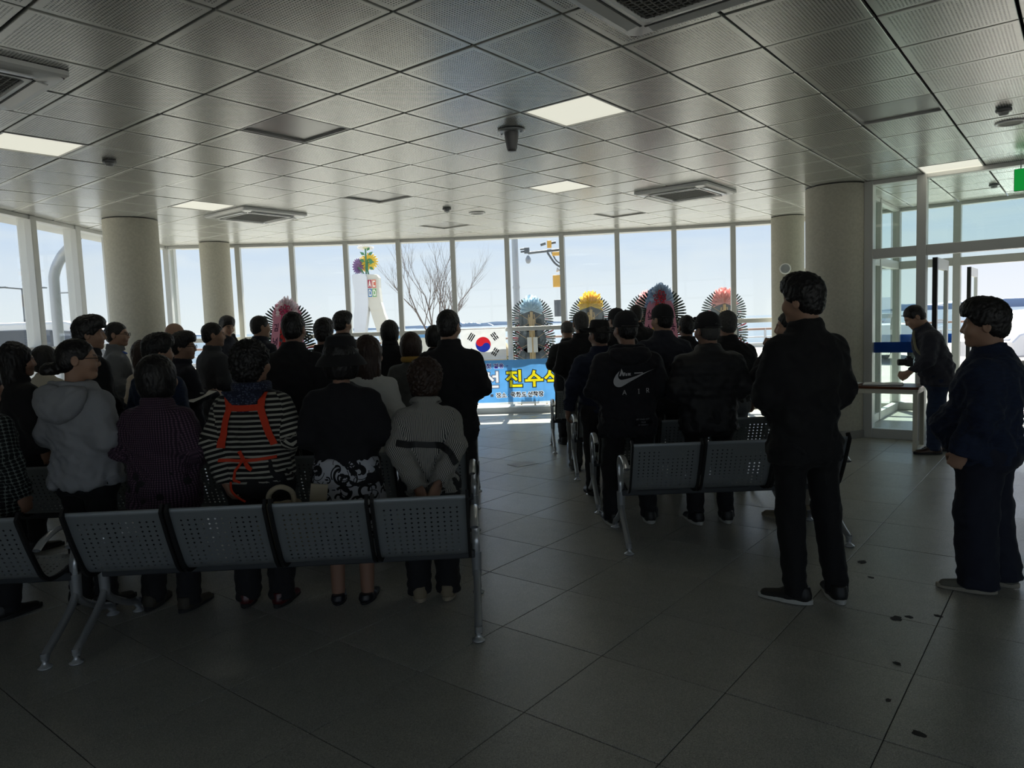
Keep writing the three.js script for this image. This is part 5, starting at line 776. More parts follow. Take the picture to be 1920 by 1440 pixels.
    const keep = g.attributes.normal.clone(); const q = g.attributes.position, v = V(0, 0, 0), v2 = V(0, 0, 0), nn = keep; for (let i = 0; i < q.count; i++) { v.fromBufferAttribute(q, i); v2.fromBufferAttribute(nn, i); const tip = v.clone().addScaledVector(v2, 0.01); v.y *= yS; tip.y *= yS; bendV(v); bendV(tip); q.setXYZ(i, v.x, v.y, v.z); tip.sub(v).normalize(); nn.setXYZ(i, tip.x, tip.y, tip.z); } g.setAttribute('normal', nn); t.userData_top = g; part(u.name || 'jacket', g, u.mat, t); o._g = g; }
  delete t.userData_top;
  if (u.hood) { // hood hanging open on the back
    const hk = u.hood === true ? 1 : u.hood; const hg = iso((x0, y0, z0) => { const x = x0 / mix(1, hk, 0.5), y = 1.46 + (y0 - 1.46) / hk, z = z0, yy = y - 1.36, zz = z - 0.115 - 0.03 * sstep(0.08, -0.1, yy); let q = smax(ell(x, yy, zz, [0, 0.01, 0], [0.175 * w, 0.155, 0.082]), -ell(x, yy, zz, [0, 0.09, -0.02], [0.118 * w, 0.1, 0.06]), 0.018); q = smax(q, yy - 0.105 + Math.abs(x) * 0.12, 0.02); return q; }, [-0.26, 1.16, -0.02], [0.26, 1.52, 0.26], 0.011);
    displace(hg, (x, y, z) => 0.007 * noise3(x * 9 + S, y * 12, z * 9) + 0.005 * (1 - Math.abs(noise3(x * 6, y * 14 - Math.abs(x) * 16, S)))); const p = hg.attributes.position, uv = []; for (let i = 0; i < p.count; i++) uv.push(p.getX(i), p.getY(i)); fit(hg); hg.setAttribute('uv', new THREE.Float32BufferAttribute(uv, 2)); part('hood', hg, u.mat, t);
  }
  // lower garment
  const b = o.bottom || {}, bm = b.mat || M_trou;
  if (b.kind === 'skirt') { const len = b.len ?? 0.5, sk = table([[0.3, 0.235, 0.19, 0], [0.55, 0.222, 0.175, 0], [0.75, 0.21, 0.16, 0.004], [0.9, 0.195, 0.145, 0.004], [1.0, 0.175, 0.125, 0]]); const g = iso((x, y, z) => smax(smax(sk(x, y, z, w, dp), len - y, 0.012), y - 0.98, 0.02), [-0.3, len - 0.04, -0.26], [0.3, 1.02, 0.26], 0.013); displace(g, (x, y, z) => 0.012 * Math.sin(Math.atan2(x, z) * 9) * sstep(0.85, 0.5, y)); const p = g.attributes.position, uv = []; for (let i = 0; i < p.count; i++) uv.push(Math.atan2(p.getX(i), p.getZ(i)) * 0.2, p.getY(i)); fit(g); g.setAttribute('uv', new THREE.Float32BufferAttribute(uv, 2)); part('skirt', g, bm, t); }
  else { const gl = b.loose ?? 0.014, hemY = b.hem ?? 0.045; const g = iso((x, y, z) => { let d = smin(smax(HIPS(x, y, z, w * (1 + gl), dp * (1 + gl)), 0.74 - y, 0.06), limbs(x, y, z, gl, 0, b.flare ?? 1.3), 0.045); return smax(smax(d, hemY - y, 0.008), y - 1.05, 0.02); }, [-0.38, 0.0, -0.36], [0.38, 1.1, 0.3], 0.0145); displace(g, (x, y, z) => 0.0055 * (noise3(x * 8 + S, y * 6, z * 8) + 0.6 * noise3(x * 14, y * 16 + x * 8 + S, z * 14)) + 0.004 * sstep(0.25, 0.05, y) * Math.sin(y * 90 + x * 20)); const p = g.attributes.position, uv = []; for (let i = 0; i < p.count; i++) uv.push(p.getX(i) + p.getZ(i) * 0.5, p.getY(i)); fit(g); g.setAttribute('uv', new THREE.Float32BufferAttribute(uv, 2)); part('trousers', g, bm, t); }
  // shoes
  if (o.shoes !== null) for (const s of [1, -1]) { const l = legs[s], m = part('shoe', SHOE[0], (o.shoes && o.shoes.mat) || M_shoe, t, [l.an[0], 0, l.an[2]], [0, THREE.MathUtils.degToRad(l.turn || -s * 8), 0]); const q = o.shoes && o.shoes.size || (F ? 0.9 : 1); m.scale.set(q, q * ((o.shoes && o.shoes.low) || 1), q); part('sole', SHOE[1], (o.shoes && o.shoes.sole) || M_sole, m); }
  // hair, hat, spectacles
  const onHead = (name, g, m, parent = t) => { const q = part(name, g, m, parent); q.position.copy(hc); q.quaternion.copy(hq); q.scale.setScalar(hs); return q; };
  if (o.hair) { const q = onHead('hair', hairGeo(o.hair), o.hairMat || M_hair); if (o.hairScale) q.scale.multiplyScalar(o.hairScale); }
  if (o.hat) hats[o.hat](onHead, o);
  if (o.glasses) { const L = []; for (const s of [1, -1]) { L.push(new THREE.TorusGeometry(0.021, 0.0022, 6, 24).scale(1.12, 0.85, 1).translate(s * 0.032, 0.002, -0.105)); L.push(rod([s * 0.056, 0.006, -0.104], [s * 0.086, 0.01, 0.015], 0.0022, 0.0022, 6)); } L.push(rod([-0.01, 0.006, -0.106], [0.01, 0.006, -0.106], 0.002, 0.002, 6)); const gm = onHead('spectacles', merge(L), M_black); }
  if (o.extra) o.extra(t, { zAt: () => rasterBack(o._g), yS, arm, hc, hq, onHead, bendV });
  delete o._g; return t;
}
const M_trou = cloth(lin(0.012, 0.012, 0.014)), M_shoe = std(lin(0.012, 0.012, 0.012), 0.5), M_sole = std(lin(0.02, 0.02, 0.02), 0.8), M_soleW = std(lin(0.5, 0.5, 0.47), 0.7);
const capCrown = (() => { const g = lathe([[0.0, 0.152], [0.03, 0.149], [0.06, 0.137], [0.084, 0.11], [0.096, 0.075], [0.1, 0.04], [0.1, 0.022], [0.094, 0.02]], 40).scale(0.96, 1, 1.14).translate(0, 0, 0.015); return g; })();
const capBrim = (() => { const P = []; for (let k = 0; k <= 24; k++) { const a = Math.PI * (k / 24); P.push([Math.cos(a) * 0.088, -0.065 - Math.sin(a) * 0.085]); } for (let k = 24; k >= 0; k--) { const a = Math.PI * (k / 24); P.push([Math.cos(a) * 0.084, -0.055 - Math.sin(a) * 0.03]); } const g = extrude(P, 0.003).rotateX(-Math.PI / 2).scale(1, 1, -1); const p = g.attributes.position; for (let i = 0; i < p.count; i++) p.setY(i, p.getY(i) + 0.028 - p.getX(i) * p.getX(i) * 2.6 + (p.getZ(i) + 0.06) * 0.12); g.computeVertexNormals(); return g; })();
const hats = {
  cap: (on, o) => { const m = o.hatMat || cloth(lin(0.014, 0.014, 0.017)), c = on('cap', capCrown, m); part('brim', capBrim, m, c); part('button', new THREE.SphereGeometry(0.008, 8, 6).scale(1, 0.6, 1).translate(0, 0.153, 0.015), m, c); part('back_strap', tube([[-0.075, 0.026, 0.09], [-0.04, 0.024, 0.118], [0, 0.024, 0.128], [0.04, 0.024, 0.118], [0.075, 0.026, 0.09]], 0.007, 16, 6), M_strip, c); if (o.capLabel) { const T = canvasTex(128, 48, (x) => { x.fillStyle = '#4a4a4e'; x.fillRect(0, 0, 128, 48); x.strokeStyle = '#1a1a1c'; x.lineWidth = 5; x.strokeRect(6, 6, 116, 36); x.fillStyle = '#222226'; for (let k = 0; k < 7; k++) x.fillRect(16 + k * 14, 17, 8, 15); }); part('cap_label', box(0.056, 0.02, 0.003), std(0xffffff, 0.7, 0, { map: T }), c, [0.04, 0.075, 0.118], [-0.25, 0.42, 0]); } },
  bucket: (on, o) => { const m = o.hatMat, c = on('bucket_hat', lathe([[0, 0.15], [0.05, 0.148], [0.082, 0.135], [0.094, 0.1], [0.104, 0.045], [0.112, 0.03], [0.135, 0.005], [0.155, -0.03], [0.153, -0.032], [0.13, 0.0], [0.108, 0.024]], 48).scale(0.97, 1, 1.1).translate(0, 0, 0.015), m); part('hat_band', lathe([[0.106, 0.034], [0.1055, 0.06], [0.1035, 0.06], [0.104, 0.034]], 48).scale(0.98, 1, 1.11).translate(0, 0, 0.015), M_strip, c); },
  fedora: (on, o) => { const m = o.hatMat, g = lathe([[0, 0.125], [0.035, 0.13], [0.06, 0.146], [0.078, 0.138], [0.09, 0.1], [0.098, 0.045], [0.1, 0.036], [0.16, 0.036], [0.185, 0.046], [0.185, 0.042], [0.16, 0.031], [0.097, 0.03]], 48).scale(0.96, 1, 1.12).translate(0, 0, 0.012), p = g.attributes.position; for (let i = 0; i < p.count; i++) { const x = p.getX(i), z = p.getZ(i), r = Math.hypot(x, z); if (r > 0.11) p.setY(i, p.getY(i) + (r - 0.11) * (Math.abs(x) > Math.abs(z) ? 0.35 : -0.15)); } g.computeVertexNormals(); const c = on('brimmed_hat', g, m); part('hat_band', lathe([[0.0985, 0.038], [0.0955, 0.066], [0.0945, 0.066], [0.097, 0.038]], 48).scale(0.975, 1, 1.135).translate(0, 0, 0.012), M_strip, c); },
  bandana: (on, o) => { on('bandana', lathe([[0, 0.15], [0.05, 0.146], [0.085, 0.12], [0.1, 0.07], [0.104, 0.0], [0.1, -0.04], [0.094, -0.04]], 40).scale(0.95, 1, 1.12).translate(0, 0, 0.018), o.hatMat); },
};
// ---------------------------------------------------------------- the people
const T_stripe = canvasTex(16, 64, (c) => { c.fillStyle = '#100f12'; c.fillRect(0, 0, 16, 64); c.fillStyle = '#b9b7aa'; c.fillRect(0, 0, 16, 27); });
const T_pin = canvasTex(64, 8, (c) => { c.fillStyle = '#c2c0b8'; c.fillRect(0, 0, 64, 8); c.fillStyle = '#2c3038'; for (const x of [2, 18, 34, 50]) c.fillRect(x, 0, 6, 8); });
const T_purple = canvasTex(64, 64, (c) => { c.fillStyle = '#6d5166'; c.fillRect(0, 0, 64, 64); c.fillStyle = '#251a28'; c.globalAlpha = 0.7; for (let k = 0; k < 4; k++) { c.fillRect(k * 16, 0, 7, 64); c.fillRect(0, k * 16, 64, 7); } c.globalAlpha = 0.35; c.fillStyle = '#b08aa0'; for (let k = 0; k < 4; k++) c.fillRect(k * 16 + 10, 0, 2, 64); });
const T_check = canvasTex(96, 96, (c) => { c.fillStyle = '#6e7a76'; c.fillRect(0, 0, 96, 96); c.fillStyle = '#0c0e12'; for (let k = 0; k < 3; k++) { c.fillRect(k * 32, 0, 17, 96); c.fillRect(0, k * 32, 96, 17); } c.fillStyle = '#8b9690'; for (let k = 0; k < 3; k++) { c.fillRect(k * 32 + 22, 0, 3, 96); c.fillRect(0, k * 32 + 22, 96, 3); } });
const T_denim = dataTex(256, (i, j) => { const v = 118 + 20 * ((i + j) % 6 < 3 ? 1 : -1) + 26 * fbm(i * 0.02, j * 0.05, 3, 3) + (rnd() - 0.5) * 34; return [v * 0.72, v * 0.86, v * 1.1]; });
const T_swirl = canvasTex(512, 512, (c) => { c.fillStyle = '#c9ccd4'; c.fillRect(0, 0, 512, 512); c.strokeStyle = '#0d0e12'; c.lineCap = 'round'; for (let k = 0; k < 30; k++) { const x = rnd() * 512, y = rnd() * 512, r = rr(40, 130), a = rnd() * 6.28; for (const [ox, oy] of [[0, 0], [512, 0], [-512, 0], [0, 512], [0, -512]]) { c.lineWidth = 8 + (k % 4) * 7; c.beginPath(); for (let q = 0; q < 22; q++) { const an = a + q * 0.16, rd = r * (1 - q / 34); const X = x + ox + Math.cos(an) * rd, Y = y + oy + Math.sin(an) * rd; q ? c.lineTo(X, Y) : c.moveTo(X, Y); } c.stroke(); } } });
const T_floral = canvasTex(128, 128, (c) => { c.fillStyle = '#232a44'; c.fillRect(0, 0, 128, 128); for (let k = 0; k < 90; k++) { c.fillStyle = ['#56627f', '#7d86a0', '#3a4266'][k % 3]; const x = rnd() * 128, y = rnd() * 128; for (let q = 0; q < 5; q++) { c.beginPath(); c.arc(x + Math.cos(q * 1.26) * 3, y + Math.sin(q * 1.26) * 3, 2, 0, 7); c.fill(); } } });
const T_leaf = canvasTex(128, 128, (c) => { c.fillStyle = '#1a1d22'; c.fillRect(0, 0, 128, 128); c.strokeStyle = '#aeb4b8'; c.lineWidth = 4; for (let k = 0; k < 26; k++) { const x = rnd() * 128, y = rnd() * 128; c.beginPath(); c.moveTo(x, y); c.quadraticCurveTo(x + rr(-20, 20), y + rr(-20, 20), x + rr(-24, 24), y + rr(-24, 24)); c.stroke(); } });
const T_knit = dataTex(128, (i, j) => { const v = 128 + 70 * Math.sin(i / 128 * 6.283 * 8) * Math.cos((j + Math.abs((i % 16) - 8)) / 128 * 6.283 * 8); return [v, v, v]; }, false);
const black = () => cloth(lin(0.011, 0.011, 0.013)), navy = () => cloth(lin(0.012, 0.014, 0.024)), dkgrey = () => cloth(lin(0.045, 0.048, 0.055));
const suit = (mat, more = {}) => ({ name: 'jacket', mat, hem: 0.74, collar: 0.02, fold: 0.004, ...more }), jkt = (mat, more = {}) => ({ name: 'jacket', mat, hem: 0.84, collar: 0.026, fold: 0.007, loose: 0.006, ...more });
const soft = { mat: M_shoe, sole: M_soleW };
const tan = { mat: std(lin(0.22, 0.18, 0.12), 0.8), sole: std(lin(0.35, 0.3, 0.22), 0.8) };

// --- hindmost row beside the aisle
person({ x: -0.502, z: -4.13, h: 1.40, sex: 'f', w: 0.88, d: 1.0, turn: 4, look: 2, bend: 0.13, arms: [[[0.2, 1.13, 0.09], [0.055, 0.885, 0.2], -0.8, 'fist'], [[0.2, 1.13, 0.09], [0.055, 0.885, 0.2], -0.8, 'fist']], hair: 'perm', hairMat: M_hairB, hs: 0.94, stance: 0.085, skin: 2, shoes: tan, label: 'old woman in a pinstriped shirt holding her hands behind her back',
  top: { name: 'shirt', mat: cloth(lin(0.75, 0.75, 0.75), { map: every(T_pin, 0.034, 0.02) }), hem: 0.80, loose: 0.012, fold: 0.006, collar: 0.018 }, bottom: { loose: 0.02 },
  extra: (t, q) => { const z = q.zAt(); part('waist_strap', backRibbon(z, [[-0.165, 0.945], [-0.1, 0.93], [-0.03, 0.925], [0.08, 0.915], [0.13, 0.885], [0.165, 0.82]], 0.034, 0.006), M_strip, t); } });
person({ x: -0.974, z: -4.13, h: 1.535, sex: 'f', w: 1.0, d: 1.04, turn: 0, arms: 'front', hair: 'bob', hat: 'bucket', hatMat: cloth(lin(0.012, 0.012, 0.014)), stance: 0.085, label: 'woman in a black sun hat, black cardigan and swirl-print skirt',
  top: { name: 'cardigan', mat: cloth(lin(0.009, 0.009, 0.012), { bump: every(T_knit, 0.08), bs: 0.0012 }), hem: 0.77, loose: 0.02, fold: 0.006, neck: 1.46 }, bottom: { kind: 'skirt', len: 0.42, mat: cloth(lin(0.8, 0.8, 0.8), { map: every(T_swirl, 0.3) }) }, shoes: { mat: std(lin(0.012, 0.012, 0.018), 0.4), low: 0.62 } });
person({ x: -1.486, z: -4.13, h: 1.535, sex: 'f', w: 1.06, d: 1.1, turn: -6, look: -14, arms: [[[0.235, 1.12, 0.09], [0.14, 0.87, 0.13], -0.6, 'relaxed'], 'front'], hair: 'perm', stance: 0.105, skin: 0, shoes: { mat: std(lin(0.07, 0.01, 0.012), 0.3) }, label: 'woman in a striped sweater with an orange apron tied at the back',
  top: { name: 'sweater', mat: cloth(lin(0.8, 0.8, 0.8), { map: every(T_stripe, 0.05, 0.033) }), hem: 0.84, loose: 0.014, fold: 0.006, neck: 1.45 }, bottom: { loose: 0.022 },
  extra: (t, q) => {
    const z = q.zAt(), O = std(lin(0.62, 0.045, 0.012), 0.8), ys = q.yS; const R = (pts, w, n = 'apron_strap') => part(n, backRibbon(z, pts.map(([x, y]) => [x, y * ys]), w, 0.007), O, t);
    R([[-0.105, 1.425], [-0.085, 1.36], [-0.075, 1.34]], 0.035); R([[0.105, 1.425], [0.105, 1.34]], 0.035); R([[-0.1, 1.335], [0, 1.33], [0.115, 1.335]], 0.034); R([[-0.075, 1.34], [-0.115, 1.22], [-0.14, 1.08]], 0.036); R([[0.1, 1.34], [0.13, 1.2], [0.155, 1.09]], 0.036);
    R([[-0.15, 1.005], [-0.05, 0.995], [0.06, 1.0], [0.16, 1.01]], 0.017, 'apron_tie'); R([[-0.04, 1.055], [-0.02, 1.01], [0.02, 0.955], [0.04, 0.94]], 0.022, 'apron_bow'); R([[-0.02, 1.0], [-0.06, 0.93], [-0.065, 0.875], [-0.03, 0.86]], 0.014, 'apron_tie');
    part('apron_tie', tube([[-0.065, 0.875 * ys, 0.21], [-0.06, 0.82 * ys, 0.215], [-0.035, 0.78 * ys, 0.21], [0.01, 0.745 * ys, 0.205]], 0.007, 20, 6), O, t);
    const sc = iso((x, y, zz) => { const r = Math.hypot(x / 1.05, zz - 0.02); let d = smax(Math.abs(r - 0.085) - 0.022, Math.abs(y - 1.455) - 0.035, 0.02); const v = Math.max(Math.abs(x) * 1.35 + (1.42 - y) - 0.14 - 0.02, y - 1.44, 1.30 - y); return smin(d, smax(Math.abs(zz - 0.128 + (1.42 - y) * -0.12) - 0.01, v * 0.7, 0.01), 0.02); }, [-0.16, 1.26, -0.14], [0.16, 1.53, 0.2], 0.009); const p = sc.attributes.position, uv = []; for (let i = 0; i < p.count; i++) uv.push(Math.atan2(p.getX(i), p.getZ(i)) * 0.1, p.getY(i)); warp(sc, (v) => { v.y *= ys; }); sc.setAttribute('uv', new THREE.Float32BufferAttribute(uv, 2)); part('scarf', sc, cloth(lin(0.6, 0.6, 0.6), { map: every(T_floral, 0.09) }), t);
  } });
person({ x: -2.029, z: -4.12, h: 1.47, sex: 'f', w: 1.06, d: 1.1, turn: -12, look: -10, arms: 'front', hair: 'bob', stance: 0.12, skin: 1, hs: 0.98, label: 'person in a purple checked shirt with short dark hair', shoes: { mat: std(lin(0.05, 0.042, 0.03), 0.7), sole: M_sole },
  top: { name: 'shirt', mat: cloth(lin(0.7, 0.7, 0.7), { map: every(T_purple, 0.06) }), hem: 0.72, loose: 0.016, fold: 0.008, collar: 0.02 }, bottom: { loose: 0.016 } });
person({ x: -2.539, z: -4.22, h: 1.585, sex: 'f', w: 1.08, d: 1.08, turn: -22, look: -42, tilt: 3, arms: 'front', hair: 'bun', glasses: true, stance: 0.11, skin: 1, label: 'woman in a grey hooded sweatshirt with hair bun and glasses', shoes: { mat: M_shoe },
  top: { name: 'hooded_sweatshirt', mat: cloth(lin(0.30, 0.31, 0.33)), hem: 0.80, loose: 0.03, fold: 0.008, hood: true, rib: true, neck: 1.46 } });
person({ x: -3.034, z: -4.10, h: 1.47, sex: 'f', w: 1.05, turn: -20, look: -10, arms: 'down', hair: 'short', hat: 'bandana', hatMat: cloth(lin(0.8, 0.8, 0.8), { map: T_leaf }), label: 'person in a black and grey checked shirt with a patterned head cover',
  top: { name: 'shirt', mat: cloth(lin(0.7, 0.7, 0.7), { map: every(T_check, 0.075) }), hem: 0.74, loose: 0.016, fold: 0.007, collar: 0.018 } });
// --- second row on the window side
person({ x: -0.458, z: -5.45, h: 1.70, w: 1.0, turn: 0, look: -18, arms: 'front', hair: 'short', glasses: true, label: 'tall man in a black jacket standing next to the flag', top: jkt(black(), { hem: 0.78 }) });
person({ x: -1.070, z: -5.45, h: 1.51, sex: 'f', turn: -14, look: -8, arms: [ 'front', [[0.25, 1.12, 0.06], [0.12, 1.02, -0.14], 0.5, 'relaxed']], hair: 'long', hairMat: M_hairB, label: 'woman in a white knit cardigan with long brown hair', top: { name: 'cardigan', mat: cloth(lin(0.6, 0.6, 0.57), { bump: every(T_knit, 0.07), bs: 0.0015 }), hem: 0.76, loose: 0.014, fold: 0.007, neck: 1.46 }, bottom: { mat: cloth(lin(0.1, 0.13, 0.22), { map: every(T_denim, 0.2) }) } });
person({ x: -1.630, z: -5.45, h: 1.725, w: 1.08, d: 1.05, turn: -5, arms: 'front', hair: 'short', skin: 2, label: 'broad man in a black jacket in front of the pink wreath', top: jkt(black()) });
person({ x: -2.669, z: -5.45, h: 1.585, w: 1.04, turn: -25, look: -20, arms: 'front', hair: 'tousled', skin: 1, label: 'person in a blue denim jacket', top: jkt(cloth(lin(0.16, 0.21, 0.29), { map: every(T_denim, 0.2) })) });
person({ x: -3.207, z: -5.50, h: 1.74, turn: -35, look: -28, arms: 'front', hair: 'tousled', skin: 1, label: 'tall young man in black with tousled hair looking aside', top: jkt(black()) });
person({ x: -3.710, z: -5.42, h: 1.560, sex: 'f', turn: -30, look: -20, arms: 'down', hair: 'long', label: 'woman in a black coat with long dark hair', top: { name: 'coat', mat: black(), hem: 0.5, loose: 0.02, fold: 0.005, collar: 0.025 } });
// --- third row on the window side
person({ x: -0.924, z: -6.70, h: 1.53, sex: 'f', turn: -4, arms: 'front', hair: 'bob', hairMat: M_hairB, label: 'woman in a grey coat with a mustard scarf', top: { name: 'coat', mat: cloth(lin(0.10, 0.105, 0.105)), hem: 0.55, loose: 0.014, fold: 0.005 },
  extra: (t, q) => part('scarf', new THREE.TorusGeometry(0.072, 0.022, 10, 28).rotateX(Math.PI / 2).scale(1.05, 1.3, 1.05), cloth(lin(0.45, 0.27, 0.06)), t, [0, 1.475 * q.yS, 0.012]) });
person({ x: -1.756, z: -6.80, h: 1.675, turn: -6, look: 8, arms: 'front', hair: 'tousled', label: 'man in a black suit behind the black sun hat', top: suit(black()) });
person({ x: -3.045, z: -6.70, h: 1.6, turn: -45, look: -35, arms: 'hold', hair: 'tousled', glasses: true, skin: 1, label: 'man in a dark navy suit with glasses holding paper', top: suit(navy()),
  extra: (t, q) => { const p = q.arm[1].tip.clone().add(q.arm[-1].tip).multiplyScalar(0.5); } });
person({ x: -3.001, z: -7.30, h: 1.7, turn: -40, look: -25, arms: 'front', hair: 'short', skin: 1, label: 'man in a charcoal grey suit jacket beside the microphone', top: suit(dkgrey()) });
person({ x: -3.471, z: -6.85, h: 1.53, sex: 'f', turn: -30, look: -20, arms: 'front', hair: 'long', hairMat: M_hairB, label: 'woman in a beige top with long brown hair, mostly hidden', top: { name: 'blouse', mat: cloth(lin(0.42, 0.34, 0.25)), hem: 0.78, loose: 0.01 } });
person({ x: -4.325, z: -6.70, h: 1.53, sex: 'f', turn: -20, look: -5, arms: 'front', hair: 'bob', label: 'woman in a cream top with a dark bob', top: { name: 'blouse', mat: cloth(lin(0.52, 0.48, 0.4)), hem: 0.78, loose: 0.01 } });
person({ x: -3.974, z: -7.30, h: 1.74, turn: -65, look: -15, arms: 'front', hair: 'short', glasses: true, skin: 1, label: 'man in a grey jacket with glasses and a blue lanyard', top: jkt(cloth(lin(0.15, 0.16, 0.175))),
  extra: (t, q) => part('lanyard', new THREE.TorusGeometry(0.085, 0.009, 8, 32).rotateX(Math.PI / 2 - 0.5).scale(1, 1, 1.1), std(lin(0.02, 0.12, 0.6), 0.6), t, [0, 1.44 * q.yS, 0]) });
person({ x: -3.546, z: -7.65, h: 1.72, turn: -40, look: -12, arms: 'front', hair: null, skin: 1, label: 'bald man in front of the thick column', top: suit(navy()) });
// --- front rows and speaker
person({ x: -2.794, z: -8.10, h: 1.77, turn: -30, look: -20, arms: 'front', hair: 'short', skin: 1, label: 'man in a navy suit and white shirt beside the pink wreath', top: suit(navy()) });
person({ x: -1.873, z: -8.10, h: 1.77, turn: -6, look: -25, arms: 'front', hair: 'tousled', skin: 1, label: 'tall man in front of the white sculpture', top: suit(black()) });
person({ x: -1.347, z: -8.10, h: 1.665, sex: 'f', turn: -4, arms: 'front', hair: 'bob', label: 'woman in a black coat behind the white knit', top: { name: 'coat', mat: black(), hem: 0.6, loose: 0.012, collar: 0.024 } });
person({ x: -0.850, z: -8.10, h: 1.59, sex: 'f', turn: 0, arms: 'front', hair: 'bob', label: 'woman with a dark bob half hidden behind the tall man', top: { name: 'coat', mat: black(), hem: 0.6, loose: 0.01 } });
person({ x: -3.72, z: -9.5, h: 1.8, turn: -120, look: -10, pitch: 12, arms: 'hold', hair: 'tousled', skin: 1, label: 'man reading at the microphone before the slim column', top: suit(navy()) });
// --- rows on the aisle's other side
person({ x: 0.738, z: -9.30, h: 1.6, turn: 4, look: 4, arms: 'front', hair: 'thinning', hairMat: M_hairG, skin: 2, label: 'man in a dark suit with thinning hair next to the banner', top: suit(black(), { hem: 0.76 }), shoes: { mat: M_shoe } });
person({ x: 0.750, z: -7.65, h: 1.68, turn: 4, look: 4, arms: 'front', hair: 'short', hairMat: M_hairG, skin: 2, w: 1.03, label: 'man with grey hair, dark jacket and grey trousers', top: jkt(black(), { hem: 0.8 }), bottom: { mat: cloth(lin(0.11, 0.11, 0.105)), loose: 0.022 } });
person({ x: 0.802, z: -6.50, h: 1.575, turn: 10, look: 18, arms: ['out', 'front'], hair: 'short', hat: 'fedora', hatMat: cloth(lin(0.011, 0.011, 0.012)), skin: 2, w: 1.05, label: 'man in a navy jacket wearing a wide brimmed black hat', top: jkt(cloth(lin(0.012, 0.018, 0.042))) });
person({ x: 1.194, z: -8.10, h: 1.695, turn: 8, look: 15, arms: 'front', hair: 'short', hat: 'cap', label: 'man in a dark cap half hidden behind the printed hoodie', top: jkt(black()) });
person({ x: 1.610, z: -9.20, h: 1.760, turn: 0, arms: 'front', hair: 'short', label: 'man with short dark hair beside the blue bow wreath', top: jkt(black()) });
person({ x: 1.381, z: -6.55, h: 1.69, turn: 6, look: 22, arms: 'front', hair: 'short', hat: 'cap', w: 1.06, label: 'man in a dark cap and navy jacket in front of the blue bow wreath', top: jkt(cloth(lin(0.02, 0.022, 0.034)), { hem: 0.8 }),
  extra: (t, q) => { const z = q.zAt(), T = canvasTex(64, 64, (c) => { c.clearRect(0, 0, 64, 64); c.strokeStyle = '#5a5c66'; c.lineWidth = 7; for (const r of [14, 30, 46]) { c.beginPath(); c.arc(8, 58, r, -Math.PI / 2, 0); c.stroke(); } }); part('shoulder_emblem', backPatch(z, 0.13, 0.17, 1.285 * q.yS, 1.315 * q.yS, 6), std(0xffffff, 0.8, 0, { map: T, alphaTest: 0.4, side: THREE.DoubleSide }), t); } });
person({ x: 1.904, z: -7.80, h: 1.6, turn: 4, look: 6, arms: 'front', hair: 'short', skin: 2, label: 'shorter man with cropped hair between two caps', top: jkt(black()) });
person({ x: 1.980, z: -6.60, h: 1.625, turn: 4, look: 8, arms: 'down', hair: 'short', hairMat: M_hairG, w: 1.08, label: 'man in a dark jacket with grey cropped hair and grey trousers', top: jkt(black()), bottom: { mat: cloth(lin(0.08, 0.085, 0.095)) } });
person({ x: 0.886, z: -5.54, h: 1.63, w: 1.12, d: 1.1, turn: 6, look: 12, arms: 'front', hair: 'short', hat: 'cap', capLabel: true, skin: 2, stance: 0.15, shoes: soft, label: 'man in a black hoodie with a large white print and a labelled cap',
  top: { name: 'hooded_jacket', mat: cloth(lin(0.010, 0.010, 0.014)), hem: 0.735, loose: 0.02, fold: 0.007, hood: 0.62, neck: 1.47 }, bottom: { loose: 0.02 },
  extra: (t, q) => {
    const z = q.zAt(), ys = q.yS;
    const T = canvasTex(1024, 640, (c) => { c.clearRect(0, 0, 1024, 640); c.fillStyle = '#d6d6da'; c.beginPath(); c.moveTo(1010, 30); c.bezierCurveTo(700, 120, 430, 300, 210, 420); c.bezierCurveTo(120, 465, 20, 420, 22, 310); c.bezierCurveTo(24, 220, 90, 110, 150, 60); c.bezierCurveTo(100, 170, 110, 260, 190, 270); c.bezierCurveTo(330, 270, 700, 120, 1010, 30); c.fill(); for (const [a, b] of [[[150, 180], 1], [[255, 178], 2], [[345, 172], 3], [[420, 165], 4]]) { c.beginPath(); if (b === 1) { c.moveTo(140, 182); c.lineTo(190, 8); c.lineTo(236, 120); c.lineTo(250, 96); c.lineTo(270, 100); c.lineTo(250, 182); c.lineTo(214, 182); c.lineTo(196, 120); c.lineTo(178, 182); } else if (b === 2) c.rect(272, 120, 36, 60); else if (b === 3) { c.moveTo(322, 116); c.lineTo(356, 118); c.lineTo(400, 116); c.lineTo(378, 146); c.lineTo(402, 172); c.lineTo(322, 176); } else c.rect(470, 112, 200, 26); c.fill(); } c.font = '150px sans-serif'; c.fillText('A', 210, 620); c.fillText('I', 555, 610); c.fillText('R', 745, 600); });
    part('chest_print', backPatch(z, -0.15, 0.2, 1.075 * ys, 1.295 * ys, 30, 0.006), std(lin(0.8, 0.8, 0.8), 0.7, 0, { map: T, alphaTest: 0.4, side: THREE.DoubleSide }), t);
    const T2 = canvasTex(512, 256, (c) => { c.clearRect(0, 0, 512, 256); c.fillStyle = '#a8aab0'; c.font = '52px sans-serif'; c.textAlign = 'center'; c.fillText('GET OVER YOUR', 256, 70); c.fillText('FEAR', 256, 150); c.fillText('OF HEIGHTS', 256, 228); });
    part('hem_print', backPatch(z, 0.0, 0.15, 0.82 * ys, 0.895 * ys, 16, 0.006), std(lin(0.8, 0.8, 0.8), 0.8, 0, { map: T2, alphaTest: 0.3, side: THREE.DoubleSide }), t);
  } });
